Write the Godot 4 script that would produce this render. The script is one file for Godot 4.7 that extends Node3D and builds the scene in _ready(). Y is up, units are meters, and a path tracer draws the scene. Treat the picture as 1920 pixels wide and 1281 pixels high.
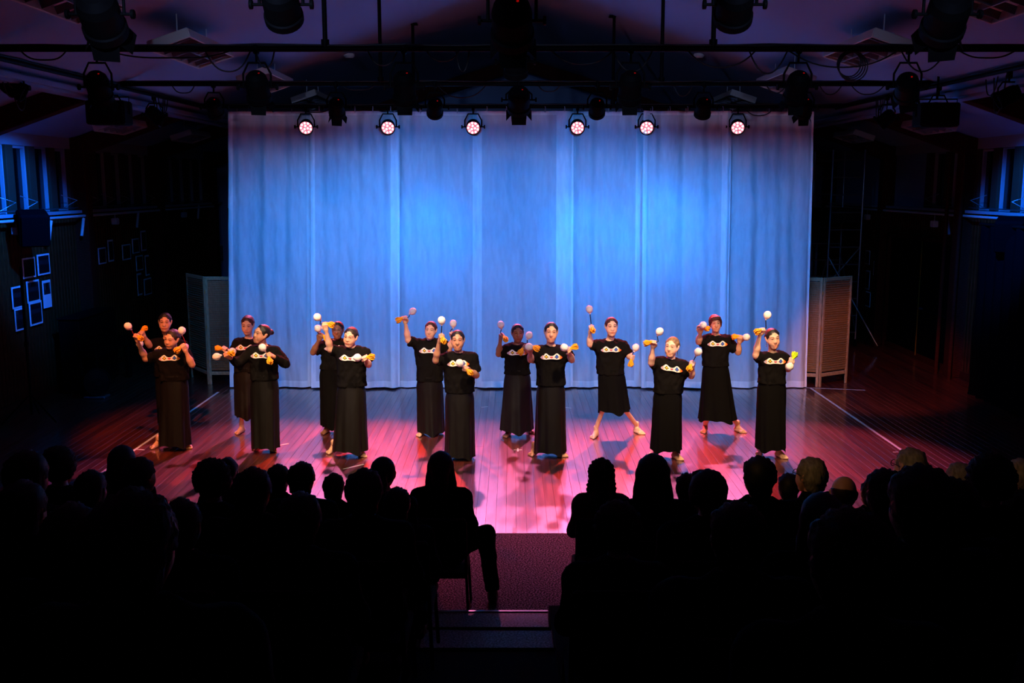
extends Node3D
# A school hall at night: fourteen dancers with poi on a lit timber floor, white cloth drops behind, lamps on
# bars overhead, the seated audience in the dark in front. x to the right, y up, the stage towards -z; metres.

const EYE := Vector3(0, 3.4, 0)
const PITCH := 9.06          # degrees the camera looks down
const FOCAL := 1850.0        # in pixels of the 1920 x 1281 frame
const MID := 0.2             # x of the roof ridge
const HALF := 7.8            # from the ridge line to each side wall
const EAVE := 4.17
const SLOPE := 0.33

# ---------------------------------------------------------------- mesh collecting
class MB:
	var v := PackedVector3Array()
	var n := PackedVector3Array()
	var uv := PackedVector2Array()
	var c := PackedColorArray()
	var i := PackedInt32Array()
	var tint := Color.WHITE

	func vert(p: Vector3, nn: Vector3, t := Vector2.ZERO) -> int:
		v.append(p); n.append(nn); uv.append(t); c.append(tint)
		return v.size() - 1

	func tri(a: int, b: int, d: int) -> void:
		var g := (v[b] - v[a]).cross(v[d] - v[a])
		if g.dot(n[a] + n[b] + n[d]) > 0.0:
			i.append(a); i.append(d); i.append(b)
		else:
			i.append(a); i.append(b); i.append(d)

	func face(p: Array, t: Array = []) -> void:      # a flat convex polygon
		var nn: Vector3 = (p[1] - p[0]).cross(p[2] - p[0]).normalized()
		var first := v.size()
		for k in p.size():
			vert(p[k], nn, t[k] if t.size() else Vector2.ZERO)
		for k in range(1, p.size() - 1):
			tri(first, first + k, first + k + 1)

	func out_face(p: Array, centre: Vector3) -> void: # the same, turned away from centre
		var m := Vector3.ZERO
		for q in p: m += q
		m /= p.size()
		var nn: Vector3 = (p[1] - p[0]).cross(p[2] - p[0])
		if nn.length_squared() < 1e-16: return
		if nn.dot(m - centre) < 0.0:
			p = p.duplicate(); p.reverse()
		face(p)

	func box(t: Transform3D, size: Vector3, bevel := 0.004) -> MB:
		var h := size * 0.5
		var b := minf(bevel, minf(h.x, minf(h.y, h.z)) * 0.6)
		var o := t.origin
		var P := func(x: float, y: float, z: float) -> Vector3: return t * Vector3(x, y, z)
		for s: float in [-1.0, 1.0]:
			out_face([P.call(s * h.x, h.y - b, h.z - b), P.call(s * h.x, b - h.y, h.z - b), P.call(s * h.x, b - h.y, b - h.z), P.call(s * h.x, h.y - b, b - h.z)], o)
			out_face([P.call(h.x - b, s * h.y, h.z - b), P.call(b - h.x, s * h.y, h.z - b), P.call(b - h.x, s * h.y, b - h.z), P.call(h.x - b, s * h.y, b - h.z)], o)
			out_face([P.call(h.x - b, h.y - b, s * h.z), P.call(b - h.x, h.y - b, s * h.z), P.call(b - h.x, b - h.y, s * h.z), P.call(h.x - b, b - h.y, s * h.z)], o)
			if b <= 0.0: continue
			for r in [-1.0, 1.0]:
				out_face([P.call(s * h.x, r * (h.y - b), h.z - b), P.call(s * (h.x - b), r * h.y, h.z - b), P.call(s * (h.x - b), r * h.y, b - h.z), P.call(s * h.x, r * (h.y - b), b - h.z)], o)
				out_face([P.call(s * h.x, h.y - b, r * (h.z - b)), P.call(s * (h.x - b), h.y - b, r * h.z), P.call(s * (h.x - b), b - h.y, r * h.z), P.call(s * h.x, b - h.y, r * (h.z - b))], o)
				out_face([P.call(h.x - b, s * h.y, r * (h.z - b)), P.call(h.x - b, s * (h.y - b), r * h.z), P.call(b - h.x, s * (h.y - b), r * h.z), P.call(b - h.x, s * h.y, r * (h.z - b))], o)
				for q in [-1.0, 1.0]:
					out_face([P.call(s * h.x, r * (h.y - b), q * (h.z - b)), P.call(s * (h.x - b), r * h.y, q * (h.z - b)), P.call(s * (h.x - b), r * (h.y - b), q * h.z)], o)
		return self

	func at(p: Vector3, size: Vector3, bevel := 0.004) -> MB:
		return box(Transform3D(Basis(), p), size, bevel)

	func bar(a: Vector3, b: Vector3, w: float, h: float, bevel := 0.003) -> MB:   # a beam from a to b
		var z := (b - a).normalized()
		var up := Vector3.UP if absf(z.y) < 0.95 else Vector3.RIGHT
		var x := up.cross(z).normalized()
		return box(Transform3D(Basis(x, z.cross(x), z), (a + b) * 0.5), Vector3(w, h, (b - a).length()), bevel)

	func tube(path: Array, r: float, sides := 8, r1 := -1.0, caps := true) -> MB:
		var m := path.size()
		var up := Vector3.ZERO
		var rows := []
		for k in m:
			var d: Vector3 = (path[mini(k + 1, m - 1)] - path[maxi(k - 1, 0)]).normalized()
			if up == Vector3.ZERO:
				up = (Vector3.UP if absf(d.y) < 0.9 else Vector3.RIGHT)
			up = (up - d * up.dot(d)).normalized()
			var s := d.cross(up)
			var rr := r if r1 < 0.0 else lerpf(r, r1, float(k) / (m - 1))
			var first := v.size()
			for j in sides:
				var a := TAU * j / sides
				var o := up * cos(a) + s * sin(a)
				vert(path[k] + o * rr, o, Vector2(float(j) / sides, float(k)))
			rows.append(first)
			if k > 0:
				for j in sides:
					var j1 := (j + 1) % sides
					tri(rows[k - 1] + j, rows[k - 1] + j1, rows[k] + j)
					tri(rows[k - 1] + j1, rows[k] + j1, rows[k] + j)
			if caps and (k == 0 or k == m - 1):
				var nn := d if k else -d
				var centre := vert(path[k], nn)
				var ring := v.size()
				for j in sides:
					vert(v[first + j], nn)
				for j in sides:
					tri(centre, ring + j, ring + (j + 1) % sides)
		return self

	func lathe(prof: Array, sides: int, t: Transform3D, closed := true) -> MB:   # prof: Vector2(radius, along y), sharp at each point
		for k in prof.size() - 1:
			var a: Vector2 = prof[k]
			var b: Vector2 = prof[k + 1]
			var e := b - a
			var out := Vector2(e.y, -e.x).normalized()
			var first := v.size()
			for j in sides + 1:
				var w := TAU * j / sides
				var d := Vector3(cos(w), 0, sin(w))
				var nn := (t.basis * (d * out.x + Vector3.UP * out.y)).normalized()
				vert(t * (d * a.x + Vector3.UP * a.y), nn, Vector2(float(j) / sides, a.y))
				vert(t * (d * b.x + Vector3.UP * b.y), nn, Vector2(float(j) / sides, b.y))
			for j in sides:
				var q := first + j * 2
				tri(q, q + 1, q + 2)
				tri(q + 1, q + 3, q + 2)
		return self

	func grid(nu: int, nv: int, f: Callable, flip := false, wrap := false) -> MB:   # f(u, v) -> Vector3
		var first := v.size()
		var e := 0.5 / maxf(nu, nv)
		for b in nv + 1:
			for a in nu + 1:
				var u := float(a) / nu
				var w := float(b) / nv
				var p: Vector3 = f.call(u, w)
				vert(p, Vector3.ZERO, Vector2(u, w))
		var row := nu + 1
		for b in nv + 1:
			for a in nu + 1:
				var a0 := a - 1
				var a1 := a + 1
				if wrap:
					if a0 < 0: a0 = nu - 1
					if a1 > nu: a1 = 1
				else:
					a0 = maxi(a0, 0); a1 = mini(a1, nu)
				var du := v[first + b * row + a1] - v[first + b * row + a0]
				var dv := v[first + mini(b + 1, nv) * row + a] - v[first + maxi(b - 1, 0) * row + a]
				var nn := du.cross(dv).normalized()
				n[first + b * row + a] = -nn if flip else nn
		for b in nv:
			for a in nu:
				var q := first + b * row + a
				tri(q, q + 1, q + row)
				tri(q + 1, q + row + 1, q + row)
		return self

	func append(o: MB, t: Transform3D) -> MB:
		var first := v.size()
		var nb := t.basis.inverse().transposed()
		var mirrored := t.basis.determinant() < 0.0
		for k in o.v.size():
			v.append(t * o.v[k]); n.append((nb * o.n[k]).normalized()); uv.append(o.uv[k]); c.append(o.c[k])
		for k in range(0, o.i.size(), 3):
			i.append(first + o.i[k])
			i.append(first + o.i[k + (2 if mirrored else 1)])
			i.append(first + o.i[k + (1 if mirrored else 2)])
		return self

	func mesh() -> ArrayMesh:
		var a := []
		a.resize(Mesh.ARRAY_MAX)
		a[Mesh.ARRAY_VERTEX] = v; a[Mesh.ARRAY_NORMAL] = n; a[Mesh.ARRAY_TEX_UV] = uv; a[Mesh.ARRAY_COLOR] = c; a[Mesh.ARRAY_INDEX] = i
		var m := ArrayMesh.new()
		m.add_surface_from_arrays(Mesh.PRIMITIVE_TRIANGLES, a)
		return m

# ---------------------------------------------------------------- a smooth field of tapered bones, meshed as surface nets
class Field:
	var A := PackedVector3Array()
	var BA := PackedVector3Array()
	var IL := PackedFloat32Array()
	var RA := PackedFloat32Array()
	var DR := PackedFloat32Array()
	var kind := PackedInt32Array()      # 0 bone, 1 ellipsoid, 2 bone with a flat end at b
	var S := PackedVector4Array()       # spheres taken away, softly
	var N := PackedVector3Array()       # clipping planes: keep where dot(n, p) < c
	var NC := PackedFloat32Array()
	var k := 0.03
	var notch := false                  # takes away what lies in front of a sloping plane and before the ears
	var W := Vector4()

	func bone(a: Vector3, b: Vector3, ra: float, rb: float, flat := false) -> void:
		A.append(a); BA.append(b - a); IL.append(1.0 / maxf((b - a).length_squared(), 1e-9)); RA.append(ra); DR.append(rb - ra); kind.append(2 if flat else 0)

	func ell(c: Vector3, r: Vector3) -> void:
		A.append(c); BA.append(r); IL.append(0); RA.append(maxf(r.x, maxf(r.y, r.z))); DR.append(0); kind.append(1)

	func dist(p: Vector3, q: int) -> float:
		var pa := p - A[q]
		if kind[q] == 1:
			var k0 := (pa / BA[q]).length()
			var k1 := (pa / (BA[q] * BA[q])).length()
			return k0 * (k0 - 1.0) / k1 if k1 > 1e-6 else -RA[q]
		var h := pa.dot(BA[q]) * IL[q]
		var over := h - 1.0
		h = clampf(h, 0.0, 1.0)
		var d := (pa - BA[q] * h).length() - (RA[q] + h * DR[q])
		if kind[q] == 2:
			return maxf(d, over * BA[q].length())
		return d

	func at(p: Vector3, use: PackedInt32Array) -> float:
		var d := 1e3
		for q in use:
			var e := dist(p, q)
			var h := k - absf(d - e)
			d = minf(d, e)
			if h > 0.0:
				d -= h * h / (4.0 * k)
		for s in S:
			var e := s.w - (p - Vector3(s.x, s.y, s.z)).length()
			var h := 0.008 - absf(d - e)
			d = maxf(d, e)
			if h > 0.0:
				d += h * h / 0.032
		for q in N.size():
			d = maxf(d, N[q].dot(p) - NC[q])
		if notch:
			d = maxf(d, minf(W.x * p.x + W.y * p.y + W.z * p.z - W.w, p.z + 0.012))
		return d

	func net(cell: float, lo: Vector3, hi: Vector3) -> MB:
		const B := 4
		var hd := cell * B * 0.8661
		var n3 := Vector3i(((hi - lo) / (cell * B)).ceil())
		var ny := n3.y * B + 2
		var nz := n3.z * B + 2
		var out := MB.new()
		var where := {}
		var cells := PackedInt32Array()
		var cross := PackedByteArray()
		var all := PackedInt32Array(range(A.size()))
		var w := B + 1
		var val := PackedFloat32Array()
		val.resize(w * w * w)
		var use := PackedInt32Array()
		for bx in n3.x:
			for by in n3.y:
				for bz in n3.z:
					var o := lo + Vector3(bx, by, bz) * cell * B
					var mid := o + Vector3.ONE * cell * B * 0.5
					use.clear()
					var dm := 1e3
					for q in all:
						var e := dist(mid, q)
						if e < hd + k * 2.0 + cell: use.append(q)
						dm = minf(dm, e)
					if dm > hd + k * 1.5 or dm < -hd - cell - (0.1 if S.size() or N.size() or notch else 0.0): continue
					var t := 0
					var neg := 0
					for x in w:
						for y in w:
							for z in w:
								var dd := at(o + Vector3(x, y, z) * cell, use)
								val[t] = dd
								t += 1
								if dd < 0.0: neg += 1
					if neg == 0 or neg == t: continue
					for x in B:
						for y in B:
							for z in B:
								var c0 := (x * w + y) * w + z
								var mask := 0
								for j in 8:
									if val[c0 + (j & 1) * w * w + ((j >> 1) & 1) * w + (j >> 2)] < 0.0: mask |= 1 << j
								if mask == 0 or mask == 255: continue
								var sum := Vector3.ZERO
								var cnt := 0
								for j in 8:
									var vj := val[c0 + (j & 1) * w * w + ((j >> 1) & 1) * w + (j >> 2)]
									for ax in 3:
										if j & (1 << ax): continue
										var j2 := j | (1 << ax)
										if ((mask >> j) & 1) == ((mask >> j2) & 1): continue
										var vk := val[c0 + (j2 & 1) * w * w + ((j2 >> 1) & 1) * w + (j2 >> 2)]
										var f := vj / (vj - vk)
										var pj := Vector3(j & 1, (j >> 1) & 1, j >> 2)
										pj[ax] += f
										sum += pj
										cnt += 1
								var gx := bx * B + x
								var gy := by * B + y
								var gz := bz * B + z
								var key := (gx * ny + gy) * nz + gz
								where[key] = out.vert(o + (Vector3(x, y, z) + sum / cnt) * cell, Vector3.ZERO)
								var s0 := mask & 1
								var cr := 0
								if ((mask >> 1) & 1) != s0: cr |= 1
								if ((mask >> 2) & 1) != s0: cr |= 2
								if ((mask >> 4) & 1) != s0: cr |= 4
								cells.append(key)
								cross.append(cr | (s0 << 3))
		var step := [ny * nz, nz, 1]
		for q in cells.size():
			var cr := cross[q]
			if cr & 7 == 0: continue
			for ax in 3:
				if not cr & (1 << ax): continue
				var d1: int = step[(ax + 1) % 3]
				var d2: int = step[(ax + 2) % 3]
				var a = where.get(cells[q]); var b = where.get(cells[q] - d1); var c2 = where.get(cells[q] - d1 - d2); var d = where.get(cells[q] - d2)
				if a == null or b == null or c2 == null or d == null: continue
				if cr & 8: out.i.append_array(PackedInt32Array([a, c2, b, a, d, c2]))
				else: out.i.append_array(PackedInt32Array([a, b, c2, a, c2, d]))
		for q in range(0, out.i.size(), 3):
			var a := out.i[q]; var b := out.i[q + 1]; var d := out.i[q + 2]
			var g := (out.v[d] - out.v[a]).cross(out.v[b] - out.v[a])
			out.n[a] += g; out.n[b] += g; out.n[d] += g
		for q in out.n.size(): out.n[q] = out.n[q].normalized()
		return out

# ---------------------------------------------------------------- small helpers
var names := {}
var M := {}
var noise := FastNoiseLite.new()
var rng := RandomNumberGenerator.new()

func numbered(called: String) -> String:
	if not names.has(called):
		names[called] = 0
		return called
	names[called] += 1
	return "%s_%03d" % [called, names[called]]

func obj(called: String, m: Mesh, material: Material, parent: Node3D = null) -> MeshInstance3D:
	var o := MeshInstance3D.new()
	o.name = numbered(called) if parent == null else called
	o.mesh = m
	o.material_override = material
	(self if parent == null else parent).add_child(o, true)
	return o

func thing(called: String, label: String, category: String, where := Vector3.ZERO, turn := 0.0, group := "") -> Node3D:
	var o := Node3D.new()
	o.name = numbered(called)
	add_child(o)
	o.position = where
	o.rotation.y = turn
	tag(o, label, category, group)
	return o

func tag(o: Node, label: String, category: String, group := "") -> void:
	o.set_meta("label", label)
	o.set_meta("category", category)
	if group: o.set_meta("group", group)

func struct(o: Node, label := "") -> Node:
	o.set_meta("kind", "structure")
	if label: o.set_meta("label", label)
	return o

func group_node(called: String) -> Node3D:      # a piece of the setting that is made of parts
	var o := Node3D.new()
	o.name = called
	add_child(o, true)
	o.set_meta("kind", "structure")
	return o

func mat(key: String, colour: Color, rough := 0.7, metal := 0.0) -> StandardMaterial3D:
	var m := StandardMaterial3D.new()
	m.albedo_color = colour
	m.roughness = rough
	m.metallic = metal
	M[key] = m
	return m

func speckle(seed_: int, freq: float, dark: Color, light: Color, fractal := 4) -> NoiseTexture2D:
	var f := FastNoiseLite.new()
	f.seed = seed_
	f.frequency = freq
	f.fractal_octaves = fractal
	var g := Gradient.new()
	g.colors = PackedColorArray([dark, light])
	g.offsets = PackedFloat32Array([0.25, 0.75])
	var t := NoiseTexture2D.new()
	t.width = 512; t.height = 512; t.seamless = true; t.noise = f; t.color_ramp = g
	return t

func grain(m: StandardMaterial3D, t: Texture2D, scale: Vector3) -> void:
	m.albedo_texture = t
	m.uv1_triplanar = true
	m.uv1_world_triplanar = true
	m.uv1_scale = scale

func ray(px: float, py: float) -> Vector3:      # direction through a point of the photograph, per metre of depth along -z
	var p := deg_to_rad(PITCH)
	var x := (px - 960.0) / FOCAL
	var y := (640.5 - py) / FOCAL
	var d := Vector3(x, y * cos(p) - sin(p), -y * sin(p) - cos(p))
	return d / -d.z

func at(px: float, py: float, depth: float) -> Vector3:
	return EYE + ray(px, py) * depth

func on_floor(px: float, py: float, y := 0.0) -> Vector3:
	var d := ray(px, py)
	return EYE + d * ((y - EYE.y) / d.y)

func on_wall(px: float, py: float, x: float) -> Vector3:
	var d := ray(px, py)
	return EYE + d * (x / d.x)

func roof(x: float) -> float:
	return EAVE + SLOPE * (HALF - absf(x - MID))

func look(z: Vector3, up := Vector3.UP) -> Basis:    # a basis whose z axis is that direction
	z = z.normalized()
	if absf(z.dot(up)) > 0.99: up = Vector3.FORWARD
	var x := up.cross(z).normalized()
	return Basis(x, z.cross(x), z)

func along(y: Vector3) -> Basis:                     # a basis whose y axis is that direction
	y = y.normalized()
	var h := Vector3.RIGHT if absf(y.x) < 0.9 else Vector3.UP
	var z := h.cross(y).normalized()
	return Basis(y.cross(z), y, z)

# ---------------------------------------------------------------- start: camera, air, light, then the hall and what is in it
func _ready() -> void:
	rng.seed = 7
	noise.seed = 3
	noise.frequency = 1.0
	var cam := Camera3D.new()
	cam.name = "camera"
	cam.position = EYE
	cam.rotation_degrees.x = -PITCH
	cam.fov = rad_to_deg(2.0 * atan(640.5 / FOCAL))
	cam.near = 0.05
	add_child(cam)
	cam.current = true
	var env := Environment.new()
	env.background_mode = Environment.BG_COLOR
	env.background_color = Color(0.0, 0.0, 0.0)
	env.tonemap_mode = Environment.TONE_MAPPER_LINEAR
	env.tonemap_exposure = 1.0
	env.sdfgi_enabled = true
	env.ssao_enabled = true
	env.ssil_enabled = true
	var we := WorldEnvironment.new()
	we.name = "world_environment"
	we.environment = env
	add_child(we)

	materials()
	hall()
	side_walls()
	curtains()
	rig()
	furniture()
	dancers()
	audience()

func materials() -> void:
	mat("black_metal", Color(0.05, 0.05, 0.053), 0.6)
	mat("bar_metal", Color(0.05, 0.047, 0.05), 0.5)
	mat("cable", Color(0.02, 0.02, 0.022), 0.6)
	mat("steel", Color(0.55, 0.56, 0.58), 0.35, 0.9)
	mat("brass", Color(0.75, 0.55, 0.16), 0.4, 0.7)
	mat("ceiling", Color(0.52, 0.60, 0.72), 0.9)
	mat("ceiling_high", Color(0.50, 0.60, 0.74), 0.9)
	mat("fitting", Color(0.72, 0.69, 0.66), 0.6)
	mat("louvre", Color(0.5, 0.52, 0.56), 0.5, 0.2)
	mat("beam", Color(0.30, 0.12, 0.08), 0.6)
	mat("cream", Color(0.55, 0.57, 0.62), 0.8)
	mat("mullion", Color(0.27, 0.2, 0.16), 0.7)
	mat("night_glass", Color(0.012, 0.014, 0.02), 0.12)
	mat("panelling", Color(0.36, 0.17, 0.08), 0.6)
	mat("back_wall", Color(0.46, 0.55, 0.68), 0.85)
	mat("drape", Color(0.025, 0.027, 0.04), 0.95)
	mat("poster_card", Color(0.8, 0.82, 0.85), 0.6)
	mat("poster_ink", Color(0.06, 0.06, 0.07), 0.5)
	mat("pine", Color(0.75, 0.62, 0.46), 0.7)
	mat("tape", Color(0.75, 0.74, 0.72), 0.6)
	mat("plinth", Color(0.09, 0.08, 0.085), 0.9)
	mat("white_plastic", Color(0.75, 0.75, 0.75), 0.5)
	mat("door", Color(0.03, 0.028, 0.028), 0.6)
	mat("lamp_red", Color(0.4, 0.02, 0.02), 0.4)
	M.lamp_red.emission_enabled = true
	M.lamp_red.emission = Color(1, 0.05, 0.03)
	M.lamp_red.emission_energy_multiplier = 0.25
	mat("lamp_amber", Color(0.4, 0.3, 0.05), 0.4)
	M.lamp_amber.emission_enabled = true
	M.lamp_amber.emission = Color(1, 0.75, 0.15)
	M.lamp_amber.emission_energy_multiplier = 0.8
	mat("led", Color(0.9, 0.8, 0.85), 0.3)
	M.led.emission_enabled = true
	M.led.emission = Color(1.0, 0.86, 0.92)
	M.led.emission_energy_multiplier = 3.0
	mat("led_face", Color(0.35, 0.05, 0.08), 0.35)
	M.led_face.emission_enabled = true
	M.led_face.emission = Color(1.0, 0.55, 0.65)
	M.led_face.emission_energy_multiplier = 0.85
	mat("blue_lens", Color(0.02, 0.06, 0.3), 0.3)
	M.blue_lens.emission_enabled = true
	M.blue_lens.emission = Color(0.05, 0.35, 1.0)
	M.blue_lens.emission_energy_multiplier = 1.0
	mat("warm_lens", Color(0.5, 0.4, 0.3), 0.3)
	M.warm_lens.emission_enabled = true
	M.warm_lens.emission = Color(1.0, 0.7, 0.4)
	M.warm_lens.emission_energy_multiplier = 1.0
	mat("dark_lens", Color(0.05, 0.05, 0.06), 0.1)
	# floor: five tones of one hard red timber, streaked along the boards
	var streak := speckle(11, 0.012, Color(0.7, 0.66, 0.63), Color(1, 1, 1), 4)
	var rough := speckle(12, 0.015, Color(0.36, 0.36, 0.36), Color(0.44, 0.44, 0.44), 3)
	for k in 5:
		var m := mat("board%d" % k, [Color(0.42, 0.165, 0.11), Color(0.375, 0.135, 0.09), Color(0.455, 0.19, 0.125), Color(0.40, 0.15, 0.095), Color(0.345, 0.12, 0.08)][k], 1.0)
		grain(m, streak, Vector3(2.2, 1.0, 0.10))
		m.roughness_texture = rough
		m.roughness_texture_channel = BaseMaterial3D.TEXTURE_CHANNEL_RED
		m.clearcoat_enabled = true
		m.metallic_specular = 1.0
		m.clearcoat = 1.0
		m.clearcoat_roughness = 0.12
	for key in ["drape", "plinth", "door", "black_metal", "bar_metal", "beam", "panelling", "mullion"]: M[key].metallic_specular = 0.14
	M.drape.metallic_specular = 0.04
	mat("under_floor", Color(0.02, 0.012, 0.01), 1.0)
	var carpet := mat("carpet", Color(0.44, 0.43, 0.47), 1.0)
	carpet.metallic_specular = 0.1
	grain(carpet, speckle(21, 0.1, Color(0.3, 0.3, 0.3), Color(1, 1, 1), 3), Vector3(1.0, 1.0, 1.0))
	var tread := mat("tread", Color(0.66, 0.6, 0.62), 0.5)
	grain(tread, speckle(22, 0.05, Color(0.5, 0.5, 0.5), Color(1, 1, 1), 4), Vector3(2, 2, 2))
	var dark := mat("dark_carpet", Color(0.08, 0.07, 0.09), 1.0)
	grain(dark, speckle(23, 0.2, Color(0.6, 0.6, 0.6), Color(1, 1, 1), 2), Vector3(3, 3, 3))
	grain(M.pine, speckle(24, 0.02, Color(0.75, 0.72, 0.68), Color(1, 1, 1), 4), Vector3(8, 0.7, 8))
	grain(M.panelling, speckle(25, 0.02, Color(0.6, 0.6, 0.6), Color(1, 1, 1), 4), Vector3(1, 0.4, 6))
	grain(M.beam, speckle(26, 0.02, Color(0.7, 0.7, 0.7), Color(1, 1, 1), 4), Vector3(1, 6, 6))
	var cloth := mat("cloth", Color(0.82, 0.82, 0.83), 0.95)
	grain(cloth, speckle(27, 0.02, Color(0.96, 0.96, 0.96), Color(1, 1, 1), 4), Vector3(1.2, 0.25, 1))
	var twofold := mat("cloth_double", Color(0.95, 0.95, 0.95), 0.95)
	grain(twofold, cloth.albedo_texture, Vector3(1.2, 0.25, 1))
	cloth.backlight = Color(0.12, 0.12, 0.12)

# ---------------------------------------------------------------- floor, seating steps, ceiling, frames
const COLUMNS := [13.6, 17.34, 21.0, 24.8]

func hall() -> void:
	var xl := MID - HALF
	var xr := MID + HALF
	# stage floor: timber boards laid towards the back wall
	var floor_ := group_node("floor")
	floor_.set_meta("label", "polished red timber stage floor of narrow boards")
	obj("under_floor", MB.new().at(Vector3(MID, -0.15, -17.4), Vector3(HALF * 2.0, 0.25, 16.4)).mesh(), M.under_floor, floor_)
	var wide := HALF * 2.0 / 149.0
	var whole := 25.6 - 9.31
	var lengths := {}
	for k in 149:
		var cut := 0.2 + 0.6 * float((k * 37 + (k * k) % 11) % 12) / 11.0
		var z0 := -9.31
		for part in 2:
			var len_ := whole * (cut if part == 0 else 1.0 - cut)
			var key := int(round(len_ * 1000))
			if not lengths.has(key):
				lengths[key] = MB.new().at(Vector3.ZERO, Vector3(wide - 0.001, 0.025, len_ - 0.001), 0.0012).mesh()
			var o := obj("floorboard", lengths[key], M["board%d" % rng.randi_range(0, 4)], floor_)
			o.position = Vector3(xl + (k + 0.5) * wide, -0.0125 + rng.randf_range(-0.0004, 0.0), z0 - len_ * 0.5)
			z0 -= len_
	# carpet in front of it and the stepped seating
	struct(obj("floor_carpet", MB.new().at(Vector3(MID, -0.052, -5.25), Vector3(HALF * 2.0, 0.1, 8.1), 0.003).mesh(), M.carpet), "purple grey carpet in front of the timber stage floor")
	var tiers := group_node("floor_tiers")
	tiers.set_meta("label", "dark carpeted seating steps rising on both sides of the aisle")
	for k in 8:
		var y := 0.235 * (k + 1)
		var z := -7.1 + 0.9 * k
		for s: float in [-1.0, 1.0]:
			var x0 := -0.62 if s < 0 else 0.28
			var x1 := xl if s < 0 else xr
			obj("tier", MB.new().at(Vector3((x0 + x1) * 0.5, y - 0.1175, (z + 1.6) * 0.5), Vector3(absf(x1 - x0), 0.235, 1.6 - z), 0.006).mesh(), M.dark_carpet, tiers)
	var aisle := group_node("floor_aisle_steps")
	aisle.set_meta("label", "aisle steps between the two blocks of seats")
	for k in 9:
		var y := 0.17 * (k + 1)
		var z := -7.15 + 0.655 * k
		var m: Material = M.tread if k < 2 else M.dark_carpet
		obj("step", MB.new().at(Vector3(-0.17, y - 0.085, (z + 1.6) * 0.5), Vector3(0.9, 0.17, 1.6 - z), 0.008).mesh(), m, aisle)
		if k < 3:
			obj("nosing", MB.new().at(Vector3(-0.17, y + 0.003, z + 0.02), Vector3(0.89, 0.008, 0.03), 0.002).mesh(), M.steel if k == 0 else M.plinth, aisle)
	# ceiling: a lined middle under the ridge and two higher strips along the walls
	var ridge := MID
	var edge := 5.73
	var t := 0.12
	for s: float in [-1.0, 1.0]:
		var mid_ := MB.new()
		var x1 := ridge + s * (edge + 0.0)
		var lo := 0.25
		_slab(mid_, ridge, roof(ridge) - lo, x1, roof(x1) - lo, 1.6, -24.95, t)
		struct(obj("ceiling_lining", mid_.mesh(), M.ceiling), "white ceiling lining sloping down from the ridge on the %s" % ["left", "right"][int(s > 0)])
		var out := MB.new()
		var x2 := ridge + s * (HALF + 0.2)
		_slab(out, x1 - s * 0.3, roof(x1 - s * 0.3), x2, roof(x2), 1.6, -25.8, t)
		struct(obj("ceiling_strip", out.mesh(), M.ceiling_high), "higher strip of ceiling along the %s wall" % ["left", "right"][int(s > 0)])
		var down := MB.new()
		down.bar(Vector3(x1, roof(x1) - 0.3, 1.6), Vector3(x1, roof(x1) - 0.3, -24.9), 0.22, 0.12)
		down.bar(Vector3(x1 - s * 0.16, roof(x1) - 0.3, 1.6), Vector3(x1 - s * 0.16, roof(x1) - 0.3, -24.9), 0.05, 0.06)
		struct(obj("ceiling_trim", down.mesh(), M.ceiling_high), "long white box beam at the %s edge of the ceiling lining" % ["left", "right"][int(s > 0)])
	_gap_ridge()
	# the frames: brown timber columns and rafters
	for k in 4:
		var z: float = -COLUMNS[k]
		var f := group_node("beam_frame_%d" % (k + 1))
		f.set_meta("label", "brown timber portal frame, %s" % ["nearest the camera", "level with the cloths", "behind the cloths", "at the back wall"][k])
		for s: float in [-1.0, 1.0]:
			var x := MID + s * (HALF - 0.12)
			obj("column", MB.new().at(Vector3(x, (roof(x) - 0.02) * 0.5, z), Vector3(0.26, roof(x) - 0.02, 0.24), 0.01).mesh(), M.beam, f)
			var a := Vector3(MID + s * HALF, roof(MID + s * HALF) - 0.18, z)
			var b := Vector3(MID + s * (edge - 0.05), roof(MID + s * (edge - 0.05)) - 0.14, z)
			if k == 3:
				b = Vector3(MID - s * 0.01, roof(MID) - 0.44, z)
				a.y -= 0.08
			obj("rafter", MB.new().bar(a, b, 0.2, 0.3, 0.01).mesh(), M.beam, f)
	# back wall behind the cloths, and the wall behind the audience
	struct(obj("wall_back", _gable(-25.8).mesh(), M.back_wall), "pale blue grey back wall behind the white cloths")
	struct(obj("trim_back", MB.new().at(Vector3(MID, 1.4, -25.56), Vector3(HALF * 2.0 - 0.6, 2.8, 0.06)).mesh(), M.panelling), "brown timber lining along the foot of the back wall")
	struct(obj("wall_front", _gable(1.7).mesh(), M.plinth))

func _gap_ridge() -> void:
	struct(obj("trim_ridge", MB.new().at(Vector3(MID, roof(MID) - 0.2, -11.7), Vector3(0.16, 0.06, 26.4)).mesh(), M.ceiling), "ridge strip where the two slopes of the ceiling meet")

func _slab(m: MB, x0: float, y0: float, x1: float, y1: float, z0: float, z1: float, t: float) -> void:
	var p := [Vector3(x0, y0, z0), Vector3(x1, y1, z0), Vector3(x1, y1, z1), Vector3(x0, y0, z1)]
	var q := []
	for a in p: q.append(a + Vector3(0, t, 0))
	var c: Vector3 = (p[0] + p[2]) * 0.5 + Vector3(0, t * 0.5, 0)
	m.out_face(p, c)
	m.out_face(q, c)
	for k in 4:
		m.out_face([p[k], p[(k + 1) % 4], q[(k + 1) % 4], q[k]], c)

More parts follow.
